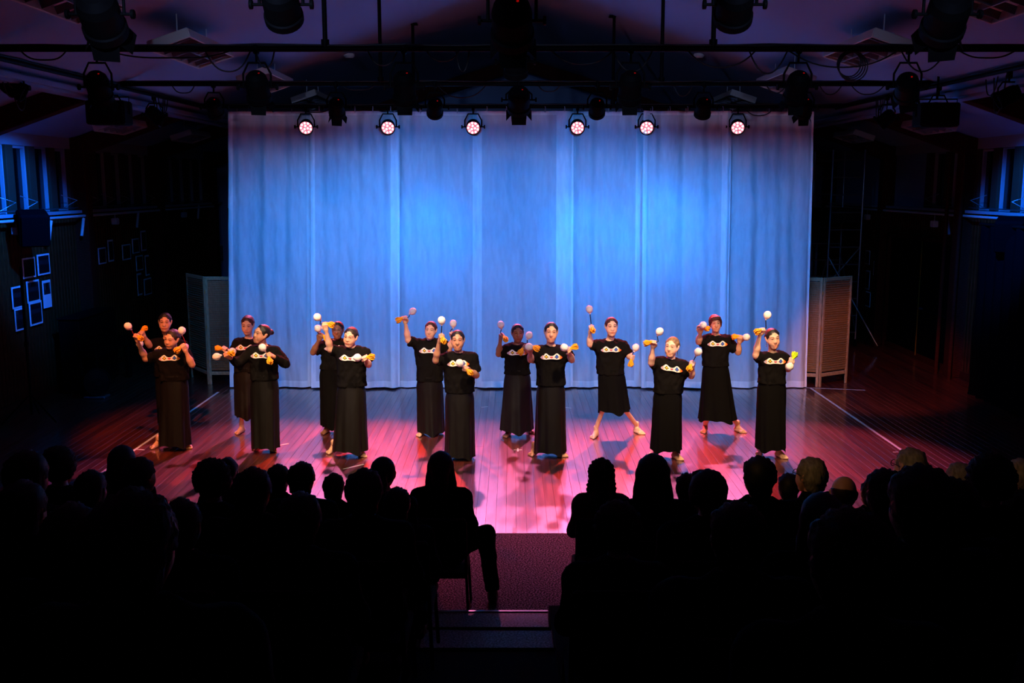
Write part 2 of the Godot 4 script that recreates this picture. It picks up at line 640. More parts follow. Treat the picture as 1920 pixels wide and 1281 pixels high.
func _gable(z: float) -> MB:
	var m := MB.new()
	var p := []
	for e in [[-HALF - 0.2, -0.2], [HALF + 0.2, -0.2], [HALF + 0.2, EAVE], [0.0, EAVE + SLOPE * HALF + 0.2], [-HALF - 0.2, EAVE]]:
		p.append(Vector3(MID + e[0], e[1], z))
	var c := Vector3(MID, 2, z - 0.1)
	var q := []
	for a in p: q.append(a + Vector3(0, 0, -0.2))
	m.out_face(p, c)
	m.out_face(q, c)
	for k in 5:
		m.out_face([p[k], p[(k + 1) % 5], q[(k + 1) % 5], q[k]], c)
	return m

# ---------------------------------------------------------------- side walls: boarded below, a band of windows above
func side_walls() -> void:
	var n_window := 0
	for s: float in [-1.0, 1.0]:
		var side := "left" if s < 0 else "right"
		var xw: float = MID + s * HALF
		var wall := group_node("wall_" + side)
		wall.set_meta("label", "%s side wall of dark upright boards under a band of windows" % side)
		obj("masonry", MB.new().at(Vector3(xw + s * 0.12, 1.4, -12.1), Vector3(0.2, 3.0, 27.6)).mesh(), M.plinth, wall)
		obj("window_head", MB.new().at(Vector3(xw + s * 0.1, 4.09, -12.1), Vector3(0.24, 0.2, 27.6)).mesh(), M.cream, wall)
		# boarding with open joints, up to the window sill
		var boards := MB.new()
		var z := -9.4
		while z > -25.5:
			var skip := s > 0 and z < -17.62 and z > -20.78
			if not skip:
				boards.at(Vector3(xw - s * 0.0, 1.46, z), Vector3(0.05, 2.9, 0.098), 0.008)
			else:
				boards.at(Vector3(xw - s * 0.0, 2.63, z), Vector3(0.05, 0.56, 0.098), 0.008)
			z -= 0.112
		var b := obj("boarding", boards.mesh(), M.panelling, wall)
		b.set_meta("kind", "stuff")
		obj("sill", MB.new().at(Vector3(xw - s * 0.06, 2.93, -12.1), Vector3(0.2, 0.05, 27.0)).mesh(), M.cream, wall)
		obj("rail", MB.new().tube([Vector3(xw - s * 0.2, 2.86, 1.0), Vector3(xw - s * 0.2, 2.86, -25.0)], 0.022).mesh(), M.white_plastic, wall)
		struct(obj("baseboard_" + side, MB.new().at(Vector3(xw - s * 0.035, 0.06, -17.5), Vector3(0.03, 0.12, 16.0)).mesh(), M.beam), "brown skirting board along the %s wall" % side)
		# windows bay by bay
		var stops := [-6.0, -9.86] + [-COLUMNS[0], -COLUMNS[1], -COLUMNS[2], -COLUMNS[3]]
		for k in 5:
			var z0: float = stops[k] - 0.13
			var z1: float = stops[k + 1] + 0.13
			if s > 0 and k == 4:
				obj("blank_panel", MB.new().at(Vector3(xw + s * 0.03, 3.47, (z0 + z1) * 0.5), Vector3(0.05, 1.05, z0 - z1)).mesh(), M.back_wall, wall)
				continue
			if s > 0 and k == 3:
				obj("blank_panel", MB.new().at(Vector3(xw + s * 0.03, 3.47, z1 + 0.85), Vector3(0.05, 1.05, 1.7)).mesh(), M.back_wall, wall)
				z1 += 1.72
			n_window += 1
			var w := group_node("window_%d" % n_window)
			w.set_meta("label", "band of narrow night-dark windows in the %s wall, bay %s from the front" % [side, ["one", "two", "three", "four", "five"][k]])
			var count := int(round((z0 - z1) / 0.69))
			var pitch := (z0 - z1) / count
			for q in count:
				var zc := z0 - (q + 0.5) * pitch
				var pw := pitch * 0.66
				obj("pane", MB.new().at(Vector3(xw + s * 0.08, 3.47, zc), Vector3(0.012, 1.02, pw + 0.02), 0.001).mesh(), M.night_glass, w)
				var m := MB.new()
				var opens := q % 2 == 0
				var fw := 0.038 if opens else 0.02
				for e in [-1.0, 1.0]:
					m.at(Vector3(xw + s * 0.05, 3.47, zc + e * (pw * 0.5 - fw * 0.5)), Vector3(0.07, 1.04, fw), 0.006)
				m.at(Vector3(xw + s * 0.05, 3.985 - fw * 0.5, zc), Vector3(0.07, fw, pw - fw * 2.0), 0.006)
				m.at(Vector3(xw + s * 0.05, 2.96 + fw * 0.5, zc), Vector3(0.07, fw, pw - fw * 2.0), 0.006)
				obj("sash", m.mesh(), M.cream, w)
				obj("mullion", MB.new().at(Vector3(xw + s * 0.03, 3.47, zc - pitch * 0.5), Vector3(0.12, 1.04, pitch - pw - 0.01), 0.006).mesh(), M.mullion, w)
				if opens or q % 3 == 1:
					var a := Vector3(xw - s * 0.08, 3.0, zc + 0.2)
					obj("opener_arm", MB.new().tube([a, a + Vector3(-s * 0.16, 0.13, -0.2), a + Vector3(s * 0.02, 0.22, -0.02)], 0.008, 6).mesh(), M.steel, w)
			obj("opener_rod", MB.new().tube([Vector3(xw - s * 0.1, 3.0, z0), Vector3(xw - s * 0.1, 3.0, z1)], 0.009, 6).mesh(), M.steel, w)
	# dark double doors in the right wall
	var d := group_node("door_1")
	d.set_meta("label", "black double doors standing in the right wall")
	var xd: float = MID + HALF
	for k in 2:
		var zc := -18.4 - 1.56 * k
		obj("leaf", MB.new().at(Vector3(xd - 0.02, 1.17, zc), Vector3(0.05, 2.3, 1.53), 0.006).mesh(), M.door, d)
	obj("push_bar", MB.new().tube([Vector3(xd - 0.1, 1.0, -17.85), Vector3(xd - 0.1, 1.0, -19.0)], 0.018).mesh(), M.black_metal, d)
	obj("gap_light_strip", MB.new().at(Vector3(xd - 0.055, 1.2, -19.17), Vector3(0.014, 2.26, 0.02), 0.002).mesh(), M.brass, d)  # brass coloured strip standing in for the light showing between the two leaves
	obj("handle", MB.new().at(Vector3(xd - 0.09, 1.02, -18.95), Vector3(0.05, 0.05, 0.12), 0.012).mesh(), M.steel, d)
	for z: float in [-17.55, -20.85]:
		obj("door_frame", MB.new().at(Vector3(xd - 0.04, 1.2, z), Vector3(0.12, 2.4, 0.1), 0.006).mesh(), M.beam, d)
	obj("door_frame", MB.new().at(Vector3(xd - 0.04, 2.36, -19.2), Vector3(0.12, 0.08, 3.4), 0.006).mesh(), M.beam, d)
	for z: float in [-17.62, -17.08]:
		struct(obj("trim_pipe", MB.new().tube([Vector3(xd - 0.3, 0.0, z), Vector3(xd - 0.3, 3.9, z)], 0.035).mesh(), M.beam), "brown upright pipe on the right wall, %s" % ["beside the doors", "beside the black drape"][int(z > -17.3)])

# ---------------------------------------------------------------- white cloths
func curtains() -> void:
	var px := [428.0, 585.0, 738.0, 897.0, 1064.0, 1207.0, 1358.0, 1528.0]
	var bottom := [432.0, 588.0, 739.0, 897.0, 1063.0, 1203.0, 1352.0, 1514.0]
	var foot := [0.02, 0.03, 0.015, 0.03, 0.02, 0.03, 0.015]
	var where := ["at the left end of the row", "second from the left end", "third from the left end", "in the middle of the row", "third from the right end", "second from the right end", "at the right end of the row"]
	var deep := 16.28
	for k in 7:
		var x0 := at(px[k], 208, deep).x - 0.02
		var x1 := at(px[k + 1], 208, deep).x + 0.1 * float(k < 6)
		var b0 := at(bottom[k], 730, deep).x - 0.02
		var b1 := at(bottom[k + 1], 730, deep).x + 0.1 * float(k < 6)
		var top := 4.56
		var ph := rng.randf() * TAU
		var ph2 := rng.randf() * TAU
		var lean := rng.randf_range(-0.5, 0.5)
		var zoff := -deep + (0.05 if k % 2 else -0.05)
		var lowest: float = foot[k]
		var shape := func(u: float, w: float, extra := 0.0) -> Vector3:
			var y := lerpf(top, lowest, w)
			var x := lerpf(lerpf(x0, x1, u), lerpf(b0, b1, u), w)
			var ww := u + lean * 0.05 * (w - 0.5)
			var amp := 0.6 + 0.4 * sin(w * 2.2 + ph2)
			var z := 0.055 * amp * (0.55 + noise.get_noise_2d(u * 2.3, k * 11.0)) * sin(ww * TAU * 3.1 + ph + 0.5 * sin(w * 3.0)) + 0.012 * sin(ww * TAU * 7.3 + ph2 + lean * w * 3.0)
			z += 0.05 * noise.get_noise_3d(x * 1.3, y * 0.25, k * 5.0) + 0.03 * noise.get_noise_3d(x * 3.0 + y * 0.6, y * 0.35, k * 7.0)
			z += 0.006 * noise.get_noise_3d(x * 9.0, y * 0.6 + x * 2.0, 3.0 + k) * (0.4 + w)
			z += 0.018 * exp(-pow((u - 0.03) / 0.03, 2.0)) - 0.03 * exp(-pow((u - 0.985) / 0.02, 2.0))
			return Vector3(x, y, zoff + z + extra)
		var o := thing("cloth_drop", "tall white cloth drop, pleated, %s hung behind the dancers" % where[k], "curtain", Vector3((x0 + x1) * 0.5, 0, zoff), 0.0, "white cloth drops")
		var mb := MB.new()
		mb.grid(110, 46, func(u, w): return shape.call(u, w) - o.position)
		obj("cloth", mb.mesh(), M.cloth, o)
		var hem := MB.new()
		hem.grid(110, 2, func(u, w): return shape.call(u, 0.976 + 0.024 * w, 0.006) - o.position)
		obj("hem", hem.mesh(), M.cloth_double, o)
		for e in [[0.0, 0.05, 6], [[0.86, 0.9, 0.87, 0.82, 0.84, 0.9, 0.97][k], 1.0, 18]]:
			var edge := MB.new()
			edge.grid(e[2], 46, func(u, w): return shape.call(lerpf(e[0], e[1], u), 0.012 + 0.966 * w, 0.004) - o.position)
			obj("side_hem", edge.mesh(), M.cloth_double, o)
		var head := MB.new()
		head.grid(110, 2, func(u, w): return shape.call(u, 0.014 * w, 0.006) - o.position)
		obj("heading", head.mesh(), M.cloth_double, o)
		for q in 5:
			var u := (q + 0.5) / 5.0
			var p: Vector3 = shape.call(u, 0.004) - o.position
			var ring := []
			for a in 11:
				var w := TAU * a / 10.0
				ring.append(Vector3(p.x + 0.01 * sin(w), p.y + 0.045 - 0.05 * cos(w), 0.046 * sin(w) + (-0.012 - zoff + o.position.z)) + Vector3(0, 0, (-16.27 - zoff) * 0.0))
			obj("tie", MB.new().tube(ring, 0.006, 5, -1.0, false).mesh(), M.cloth, o)

# ---------------------------------------------------------------- lighting rig
const BAR_Y := 4.7
var fixtures := {}

func lamp_light(called: String, p: Vector3, towards: Vector3, colour: Color, energy: float, angle: float, soft := 0.8, size := 0.06) -> void:
	var l := SpotLight3D.new()
	l.name = numbered(called)
	add_child(l)
	l.position = p
	l.basis = look(-(towards - p))
	l.light_color = colour
	l.light_energy = energy
	l.spot_range = 40.0
	l.spot_attenuation = 2.0
	l.spot_angle = angle
	l.spot_angle_attenuation = soft
	l.light_size = size
	l.shadow_enabled = true

# a can lamp hung on a yoke: body, lens, yoke, clamp, side knobs, and doors on the big ones
func can_lamp(label: String, hook: Vector3, drop: float, aim: Vector3, r: float, length: float, lens: String, doors := 0, group := "") -> Vector3:
	var o := thing("stage_lamp", label, "stage lamp", hook, 0.0, group)
	var c := Vector3(0, -drop, 0)
	var dir := (aim - (hook + c)).normalized()
	var t := Transform3D(along(dir), c)
	obj("clamp", MB.new().at(Vector3(0, -0.005, 0), Vector3(0.05, 0.09, 0.075), 0.012).tube([Vector3(0, 0, 0), Vector3(0, -drop * 0.36, 0)], 0.012).mesh(), M.black_metal, o)
	var top := -drop * 0.36
	var w := r + 0.02
	var y := MB.new()
	y.tube([Vector3(-w, -drop, 0), Vector3(-w, lerpf(top, -drop, 0.45), 0), Vector3(-w * 0.6, top, 0), Vector3(w * 0.6, top, 0), Vector3(w, lerpf(top, -drop, 0.45), 0), Vector3(w, -drop, 0)], 0.011, 6)
	obj("yoke", y.mesh(), M.black_metal, o)
	var h := length * 0.5
	obj("can", MB.new().lathe([Vector2(0, -h), Vector2(r * 0.55, -h), Vector2(r * 0.86, -h * 0.74), Vector2(r * 0.97, -h * 0.4), Vector2(r * 0.97, h * 0.55), Vector2(r * 1.06, h * 0.6), Vector2(r * 1.06, h * 0.95), Vector2(r * 0.95, h), Vector2(r * 0.84, h * 0.96), Vector2(r * 0.84, h * 0.8), Vector2(0, h * 0.8)], 24, t).mesh(), M.black_metal, o)
	for s: float in [-1.0, 1.0]:
		obj("knob", MB.new().tube([Vector3(s * (r * 0.95), -drop, 0), Vector3(s * (w + 0.05), -drop, 0)], 0.01, 6).tube([Vector3(s * (w + 0.045), -drop, 0), Vector3(s * (w + 0.065), -drop, 0)], 0.03, 8).mesh(), M.black_metal, o)
	obj("lens", MB.new().lathe([Vector2(0, h * 0.84), Vector2(r * 0.5, h * 0.82), Vector2(r * 0.8, h * 0.81)], 20, t).mesh(), M[lens], o)
	if doors:
		for k in doors:
			var a := TAU * (k + 0.5) / doors
			var b := TAU * (k + 1.5) / doors - 0.0
			var m := MB.new()
			var p := []
			for e in [[a, r * 0.98, h], [b, r * 0.98, h], [lerpf(b, a, 0.18), r * 1.3, h + r * 0.75], [lerpf(a, b, 0.18), r * 1.3, h + r * 0.75]]:
				p.append(t * Vector3(cos(e[0]) * e[1], e[2], sin(e[0]) * e[1]))
			var cc: Vector3 = t * Vector3(0, h, 0)
			m.out_face(p, cc)
			var q := []
			for e in p: q.append(e + (cc - e).normalized() * 0.004)
			m.out_face(q, cc + (cc - p[0]) * -3.0)
			for e in 4:
				m.out_face([p[e], p[(e + 1) % 4], q[(e + 1) % 4], q[e]], (p[0] + p[2]) * 0.5)
			obj("barn_door", m.mesh(), M.black_metal, o)
	obj("status_light", MB.new().lathe([Vector2(0.0, -h - 0.004), Vector2(0.009, -h - 0.002), Vector2(0.009, -h * 0.99)], 8, Transform3D(t.basis, t.origin + t.basis.x * r * 0.3)).mesh(), M.lamp_red, o)
	return hook + c + dir * (h * 0.9)

# a flat LED par: twelve bright lenses in a dark face
func led_par(label: String, hook: Vector3, drop: float, aim: Vector3) -> Vector3:
	var o := thing("led_par", label, "stage lamp", hook, 0.0, "lit lamps facing the audience above the white cloths")
	var c := Vector3(0, -drop, 0.0)
	var dir := (aim - (hook + c)).normalized()
	var t := Transform3D(along(dir), c)
	var r := 0.115
	obj("clamp", MB.new().at(Vector3(0, 0, 0), Vector3(0.045, 0.08, 0.07), 0.012).tube([Vector3.ZERO, Vector3(0, -drop * 0.3, 0)], 0.012).mesh(), M.black_metal, o)
	var w := r + 0.02
	var top := -drop * 0.3
	obj("yoke", MB.new().tube([Vector3(-w, -drop, 0), Vector3(-w, lerpf(top, -drop, 0.5), 0), Vector3(-w * 0.6, top, 0), Vector3(w * 0.6, top, 0), Vector3(w, lerpf(top, -drop, 0.5), 0), Vector3(w, -drop, 0)], 0.011, 6).mesh(), M.black_metal, o)
	obj("can", MB.new().lathe([Vector2(0, -0.12), Vector2(r * 0.6, -0.12), Vector2(r * 0.95, -0.07), Vector2(r, 0.0), Vector2(r * 1.02, 0.075), Vector2(r * 0.93, 0.08), Vector2(r * 0.9, 0.05), Vector2(0, 0.05)], 28, t).mesh(), M.black_metal, o)
	obj("lamp_face", MB.new().lathe([Vector2(0, 0.0535), Vector2(r * 0.88, 0.053)], 28, t).mesh(), M.led_face, o)
	for s: float in [-1.0, 1.0]:
		obj("knob", MB.new().tube([Vector3(s * r * 0.95, -drop, 0), Vector3(s * (w + 0.04), -drop, 0)], 0.01, 6).tube([Vector3(s * (w + 0.035), -drop, 0), Vector3(s * (w + 0.055), -drop, 0)], 0.028, 8).mesh(), M.black_metal, o)
	var bulb := MB.new().lathe([Vector2(0, 0.068), Vector2(0.01, 0.067), Vector2(0.016, 0.062), Vector2(0.0175, 0.053)], 10, Transform3D()).mesh()
	for k in 12:
		var a := TAU * (k + 0.5) / 9.0 if k < 9 else TAU * (k - 9) / 3.0 + 0.3
		var rr := r * 0.68 if k < 9 else r * 0.27
		var l := obj("led_bulb", bulb, M.led, o)
		l.transform = Transform3D(t.basis, t * Vector3(cos(a) * rr, 0, sin(a) * rr))
	return hook + c + dir * 0.09

func cable_sag(a: Vector3, b: Vector3, sag: float, wob := 0.0) -> Array:
	var p := []
	for k in 15:
		var t := k / 14.0
		p.append(a.lerp(b, t) - Vector3(0, sag * 4.0 * t * (1.0 - t) + wob * sin(t * 9.0), -0.02 * sin(t * 7.0)))
	return p

func bar_thing(label: String, a: Vector3, b: Vector3, drops: Array) -> void:
	var o := thing("lighting_bar", label, "lighting bar", (a + b) * 0.5)
	var m := MB.new()
	obj("pipe", m.tube([a - o.position, b - o.position], 0.027, 10).mesh(), M.bar_metal, o)
	# flat runs of tape and cable lashed on top
	var lash := MB.new()
	var d := (b - a)
	for k in 3:
		var p := []
		for q in 41:
			var t := q / 40.0
			p.append(a + d * t - o.position + Vector3(0, 0.03 + 0.012 * noise.get_noise_2d(t * 25.0, k * 9.0 + a.z), 0.02 * (k - 1)) + Vector3(0, 0.008 * absf(sin(t * 31.0 + k)), 0))
		lash.tube(p, 0.009, 5)
	obj("lashed_cable", lash.mesh(), M.cable, o)
	for x in drops:
		var p := Vector3(x, a.y, a.z)
		var up := roof(x) - 0.24
		obj("hanger", MB.new().tube([p - o.position, Vector3(x, up, a.z) - o.position], 0.024, 8).at(Vector3(x, up - 0.01, a.z) - o.position, Vector3(0.16, 0.02, 0.16)).tube([p + Vector3(0, 0.03, 0) - o.position, p + Vector3(0, 0.09, 0) - o.position], 0.04, 10).mesh(), M.bar_metal, o)

func rig() -> void:
	var z0 := -6.6
	var z1 := -9.94
	var z2 := -13.36
	var z3 := -16.25
	bar_thing("black lighting bar nearest the camera, above the picture's top edge", Vector3(-5.1, BAR_Y + 0.2, z0), Vector3(5.5, BAR_Y + 0.2, z0), [-1.5, 1.9])
	bar_thing("long black lighting bar crossing the whole hall in front, with taped cables", Vector3(-5.7, BAR_Y, z1), Vector3(6.0, BAR_Y, z1), [at(610, 90, 9.94).x, at(1337, 90, 9.94).x])
	bar_thing("black lighting bar behind the front one, hung above the dancers", Vector3(-5.3, BAR_Y, z2), Vector3(5.7, BAR_Y, z2), [at(714, 158, 13.36).x, at(1240, 158, 13.36).x])
	bar_thing("rear black bar that carries the white cloth drops", Vector3(-5.0, 4.63, z3), Vector3(5.3, 4.63, z3), [at(776, 200, 16.25).x, at(1149, 200, 16.25).x])
	bar_thing("black side bar running towards the back along the left edge of the ceiling", Vector3(-5.3, 4.66, -3.0), Vector3(-5.1, 4.66, -17.0), [])
	bar_thing("black side bar running towards the back along the right edge of the ceiling", Vector3(5.65, 4.66, -3.0), Vector3(5.45, 4.66, -17.0), [])

	# lamps on the nearest bar: the warm light on the dancers' fronts
	var nth := ["far left", "left of centre", "centre", "right of centre", "far right"]
	var px := [186.0, 527.0, 960.0, 1378.0, 1778.0]
	var aim := [Vector3(-3.4, 0.6, -12.4), Vector3(-1.8, 0.6, -12.3), Vector3(0.2, 0.6, -12.2), Vector3(2.1, 0.6, -12.3), Vector3(3.8, 0.6, -12.4)]
	var warm := [12.0, 16.0, 14.0, 16.0, 12.0]
	for k in 5:
		var hook := at(px[k], 0, 6.6)
		hook.y = BAR_Y + 0.2
		var big: bool = k % 2 == 0
		var drop := [0.42, 0.36, 0.46, 0.36, 0.42][k] as float
		var p := can_lamp("large black stage lamp cut by the top of the picture, %s" % nth[k], hook, drop, aim[k], 0.135 if big else 0.12, 0.34 if big else 0.28, "warm_lens", 4 if big else 0)
		lamp_light("front_lamp", p, aim[k], Color(1.0, 0.82, 0.6), warm[k], 15.0, 0.6, 0.08)
	# lamps on the second bar
	var order := ["at its left end", "second from its left end", "left of the middle", "short one in the middle", "right of the middle", "second from its right end", "at its right end"]
	px = [180.0, 480.0, 757.0, 966.0, 1183.0, 1498.0, 1705.0]
	for k in 7:
		var hook := at(px[k], 92, 9.94)
		hook.y = BAR_Y
		var a2: Vector3 = [Vector3(-4.4, 0.4, -13.0), Vector3(-2.6, 0.6, -12.5), Vector3(-1.1, 0.6, -12.5), Vector3(0.2, 0.6, -12.5), Vector3(1.2, 0.6, -12.5), Vector3(2.8, 0.6, -12.5), Vector3(5.95, 0.5, -15.8)][k]
		var p := can_lamp("black can lamp with small doors under the front bar, %s" % order[k], hook, 0.36 if k != 3 else 0.12, a2, 0.115, 0.3, "warm_lens" if k != 3 else "dark_lens", 4 if k != 3 else 0)
		if k != 3:
			lamp_light("bar_lamp", p, a2, Color(1.0, 0.56, 0.36) if k in [0, 6] else Color(1.0, 0.82, 0.62), [27.0, 23.0, 24.0, 0.0, 24.0, 23.0, 26.0][k], 18.0 if k < 6 else 13.0, 0.6, 0.08)
	# blue lamps on the third bar, on the cloths
	px = [400.0, 630.0, 815.0, 973.0, 1120.0, 1320.0, 1510.0]
	var tx := [-3.9, -2.6, -1.3, 0.1, 1.3, 2.6, 4.1]
	var ty := [1.2, 1.2, 2.2, 2.0, 2.2, 1.2, 1.2]
	var blue := [14.0, 16.0, 18.0, 0.0, 18.0, 18.0, 14.0]
	for k in 7:
		var hook := at(px[k], 158, 13.36)
		hook.y = BAR_Y
		var a3 := Vector3(tx[k], ty[k], -16.25)
		var p := can_lamp("black wash lamp on the middle bar over the dancers, %s" % order[k].replace("short one", "larger one"), hook, 0.3 if k != 3 else 0.2, a3, 0.105 if k != 3 else 0.15, 0.26 if k != 3 else 0.36, "blue_lens" if k != 3 else "dark_lens", 4 if k in [1, 3, 6] else 0)
		if blue[k] > 0.0:
			lamp_light("blue_wash", p, a3, Color(0.04, 0.55, 1.0), blue[k] * 0.84, 50.0, 1.0, 0.1)
			if k in [2, 4, 5]:      # the narrow hot part of the beam
				lamp_light("blue_beam", p, Vector3(tx[k] - 0.1, [0, 0, 2.6, 0, 2.5, 2.7][k], -16.25), Color(0.0, 0.48, 1.0), 14.0, 16.0, 1.0, 0.1)
	# LED pars in front of the cloths, facing the audience
	px = [573.0, 727.0, 887.0, 1083.0, 1213.0, 1384.0]
	var side := ["far left", "second from left", "third from left", "third from right", "second from right", "far right"]
	for k in 6:
		var hook := at(px[k], 200, 16.2)
		hook = Vector3(hook.x, 4.6, z3 + 0.06)
		var a4 := Vector3(hook.x * 1.0 + 0.05, 0.0, -11.8)
		var p := led_par("round black lamp with twelve glowing pinkish bulbs above the cloths, %s" % side[k], hook, 0.29, EYE * Vector3(0, 0.4, 0) + Vector3(hook.x * 0.7, 0, -8.0))
		lamp_light("par_light", p + Vector3(0, 0, 0.02), a4, Color(1.0, 0.22, 0.14) if k in [1, 4] else Color(1.0, 0.47, 0.70), 100.0 if k in [1, 4] else 52.0, 22.0, 0.6, 0.06)
	# lamps on the side bars
	for e in [["left", 25.0, 165.0, 11.2], ["left", 290.0, 215.0, 14.6], ["right", 1890.0, 180.0, 11.6], ["right", 1662.0, 222.0, 14.6]]:
		var s: String = e[0]
		var c := at(e[1], e[2], e[3])
		var hook := Vector3(c.x, 4.64, c.z)
		can_lamp("black can lamp hanging from the %s side bar, %s" % [s, "near its front end" if e[3] < 13.0 else "near the cloths"], hook, hook.y - c.y, Vector3(c.x * -0.1, 1.0, -12.7) if e[3] < 13.0 else Vector3(c.x * 0.3, 0.5, c.z - 2.0), 0.1, 0.26, "dark_lens", 0)
		if e[3] < 13.0:
			var to_ := Vector3(c.x * -0.1, 1.0, -12.7)
			lamp_light("side_lamp", c + (to_ - c).normalized() * 0.13, to_, Color(0.0, 0.38, 1.0), 9.0, 24.0, 0.8, 0.08)
		for q in 3:
			var a := hook + Vector3(rng.randf_range(-0.05, 0.05), 0, rng.randf_range(-0.3, 0.3))
			var depth_: float = [0.2, 0.3, 0.42][q]
			tag(obj("cable", MB.new().tube(cable_sag(a, a + Vector3(0.02, 0, -0.35), depth_), 0.008, 5).mesh(), M.cable), "%s black cable loop beside the %s side bar's lamp %s" % [["shallow", "middling", "deep"][q], s, "near its front end" if e[3] < 13.0 else "near the cloths"], "cable", "cables looped on the %s side bar" % s)
	# the cool front-of-house light high over the audience, and a small warm one on the right-hand seats
	for e in [[-2.1, 14.0], [2.3, 8.0]]:
		var hp := Vector3(e[0], 5.2, -3.0)
		var ha := Vector3(e[0] * 0.3 + 0.3, 3.0, -16.3)
		var p := can_lamp("black lamp high over the audience near the camera, %s side" % ["left", "right"][int(e[0] > 0.0)], hp + Vector3(0, 0.34, 0), 0.34, ha, 0.12, 0.3, "dark_lens", 0)
		lamp_light("house_light", p, ha, Color(0.64, 0.74, 1.0), e[1], 25.0, 0.6, 0.07)
	lamp_light("seat_light", Vector3(-2.1, 5.0, -3.3), Vector3(3.1, 1.3, -7.2), Color(1.0, 0.75, 0.45), 3.6, 11.0, 0.8, 0.05)
	bar_thing("black lighting bar high over the audience by the camera", Vector3(-3.0, 5.54, -3.0), Vector3(3.2, 5.54, -3.0), [-1.0, 1.4])
	# one blue wash that lights the left and right walls and the high ceiling strips
	for s: float in [-1.0, 1.0]:
		var p := Vector3([-5.21, 5.56][int(s > 0)], 4.35, -13.2)
		can_lamp("black wash lamp on the %s side bar turned to the windows" % ["left", "right"][int(s > 0)], p + Vector3(0, 0.3, 0), 0.3, Vector3(MID + s * 7.6, 3.6, -14.6), 0.1, 0.24, "blue_lens", 0)
		lamp_light("wall_wash", p + Vector3(s * 0.14, 0, -0.1), Vector3(MID + s * 7.8, 2.75, -15.2), Color(0.05, 0.42, 1.0), 34.0, 25.0, 0.6, 0.1)
	# speakers hung from the side bars
	for e in [["left", 205.0, 212.0], ["right", 1755.0, 216.0]]:
		var c := at(e[1], e[2], 13.0)
		var o := thing("speaker", "black box speaker hung on a bracket near the %s side windows" % e[0], "speaker", c)
		obj("cabinet", MB.new().at(Vector3.ZERO, Vector3(0.5, 0.3, 0.3), 0.02).mesh(), M.black_metal, o)
		obj("grille", MB.new().at(Vector3(0, 0, 0.153), Vector3(0.46, 0.26, 0.012), 0.004).mesh(), M.plinth, o)
		obj("bracket", MB.new().tube([Vector3(-0.26, -0.02, 0), Vector3(-0.26, 0.2, 0), Vector3(0.26, 0.2, 0), Vector3(0.26, -0.02, 0)], 0.009, 6).tube([Vector3(0, 0.2, 0), Vector3(0, roof(c.x) - c.y - 0.2, 0)], 0.016, 8).mesh(), M.bar_metal, o)
	# cables sagging under the bars: from, to, depth of the sag
	var sag_words := ["short sag at its far left end", "shallow sag right of the leftmost can lamp", "tight loop left of the second can lamp", "steep strand into the second can lamp", "loop left of the third can lamp", "small sag left of the central lamp", "narrow deep loop left of the central lamp", "wide sag right of the central lamp", "deep loop by the lamp right of the middle", "wide sag before the sixth can lamp", "deep sag touching the sixth can lamp", "longest sag passing the cable coil", "deep sag beside the right end can lamp", "flat sag at the far right end", "small sag left of its hanger", "sag left of the middle lamp", "small sag right of the middle lamp", "loop right of the right hanger", "short loop before the fifth lamp", "loop right of the last lamp but one", "short loop over the leftmost lamp", "loop at its far right end", "short sag over the leftmost glowing lamp", "short sag over the second glowing lamp", "short sag over the fifth glowing lamp", "longer sag right of the last glowing lamp"]
	var nth_sag := 0
	for e in [[1, 40.0, 125.0, 0.09], [1, 205.0, 430.0, 0.07], [1, 385.0, 470.0, 0.2], [1, 480.0, 515.0, 0.16], [1, 690.0, 745.0, 0.14], [1, 800.0, 860.0, 0.1], [1, 855.0, 880.0, 0.2], [1, 1035.0, 1148.0, 0.13], [1, 1150.0, 1222.0, 0.2], [1, 1290.0, 1415.0, 0.16], [1, 1405.0, 1475.0, 0.22], [1, 1480.0, 1680.0, 0.16], [1, 1690.0, 1772.0, 0.2], [1, 1800.0, 1900.0, 0.07], [2, 640.0, 700.0, 0.06], [2, 820.0, 910.0, 0.16], [2, 1010.0, 1050.0, 0.08], [2, 1265.0, 1300.0, 0.14], [2, 1440.0, 1475.0, 0.1], [2, 1540.0, 1580.0, 0.12], [2, 320.0, 362.0, 0.1], [2, 1600.0, 1660.0, 0.12], [3, 560.0, 615.0, 0.07], [3, 700.0, 760.0, 0.06], [3, 1180.0, 1240.0, 0.06], [3, 1400.0, 1455.0, 0.12]]:
		var d: float = [0, 9.94, 13.36, 16.2][e[0]]
		var a := at(e[1], 100, d)
		var b := at(e[2], 100, d)
		a.y = (BAR_Y if e[0] < 3 else 4.62) - 0.02
		b.y = a.y
		tag(obj("cable", MB.new().tube(cable_sag(a, b, e[3], 0.008), 0.008, 5).mesh(), M.cable), "thin black cable under the %s bar, %s" % [["", "front", "middle", "rear"][e[0]], sag_words[nth_sag]], "cable", "cables sagging from the %s bar" % ["", "front", "middle", "rear"][e[0]])
		nth_sag += 1
	var coil := thing("cable_coil", "round coil of black cable hung from the front bar beside the right lamps", "cable", at(1592, 120, 9.94))
	for k in 4:
		var p := []
		for q in 25:
			var w := TAU * q / 24.0
			p.append(Vector3(sin(w) * (0.115 + 0.008 * k) + 0.01 * k, cos(w) * (0.12 + 0.006 * k) - 0.01 * k, 0.012 * k))
		obj("loop", MB.new().tube(p, 0.007, 5, -1.0, false).mesh(), M.cable, coil)
	obj("tie", MB.new().tube([Vector3(0, 0.12, 0), Vector3(0, BAR_Y - coil.position.y, 0)], 0.006, 5).mesh(), M.cable, coil)
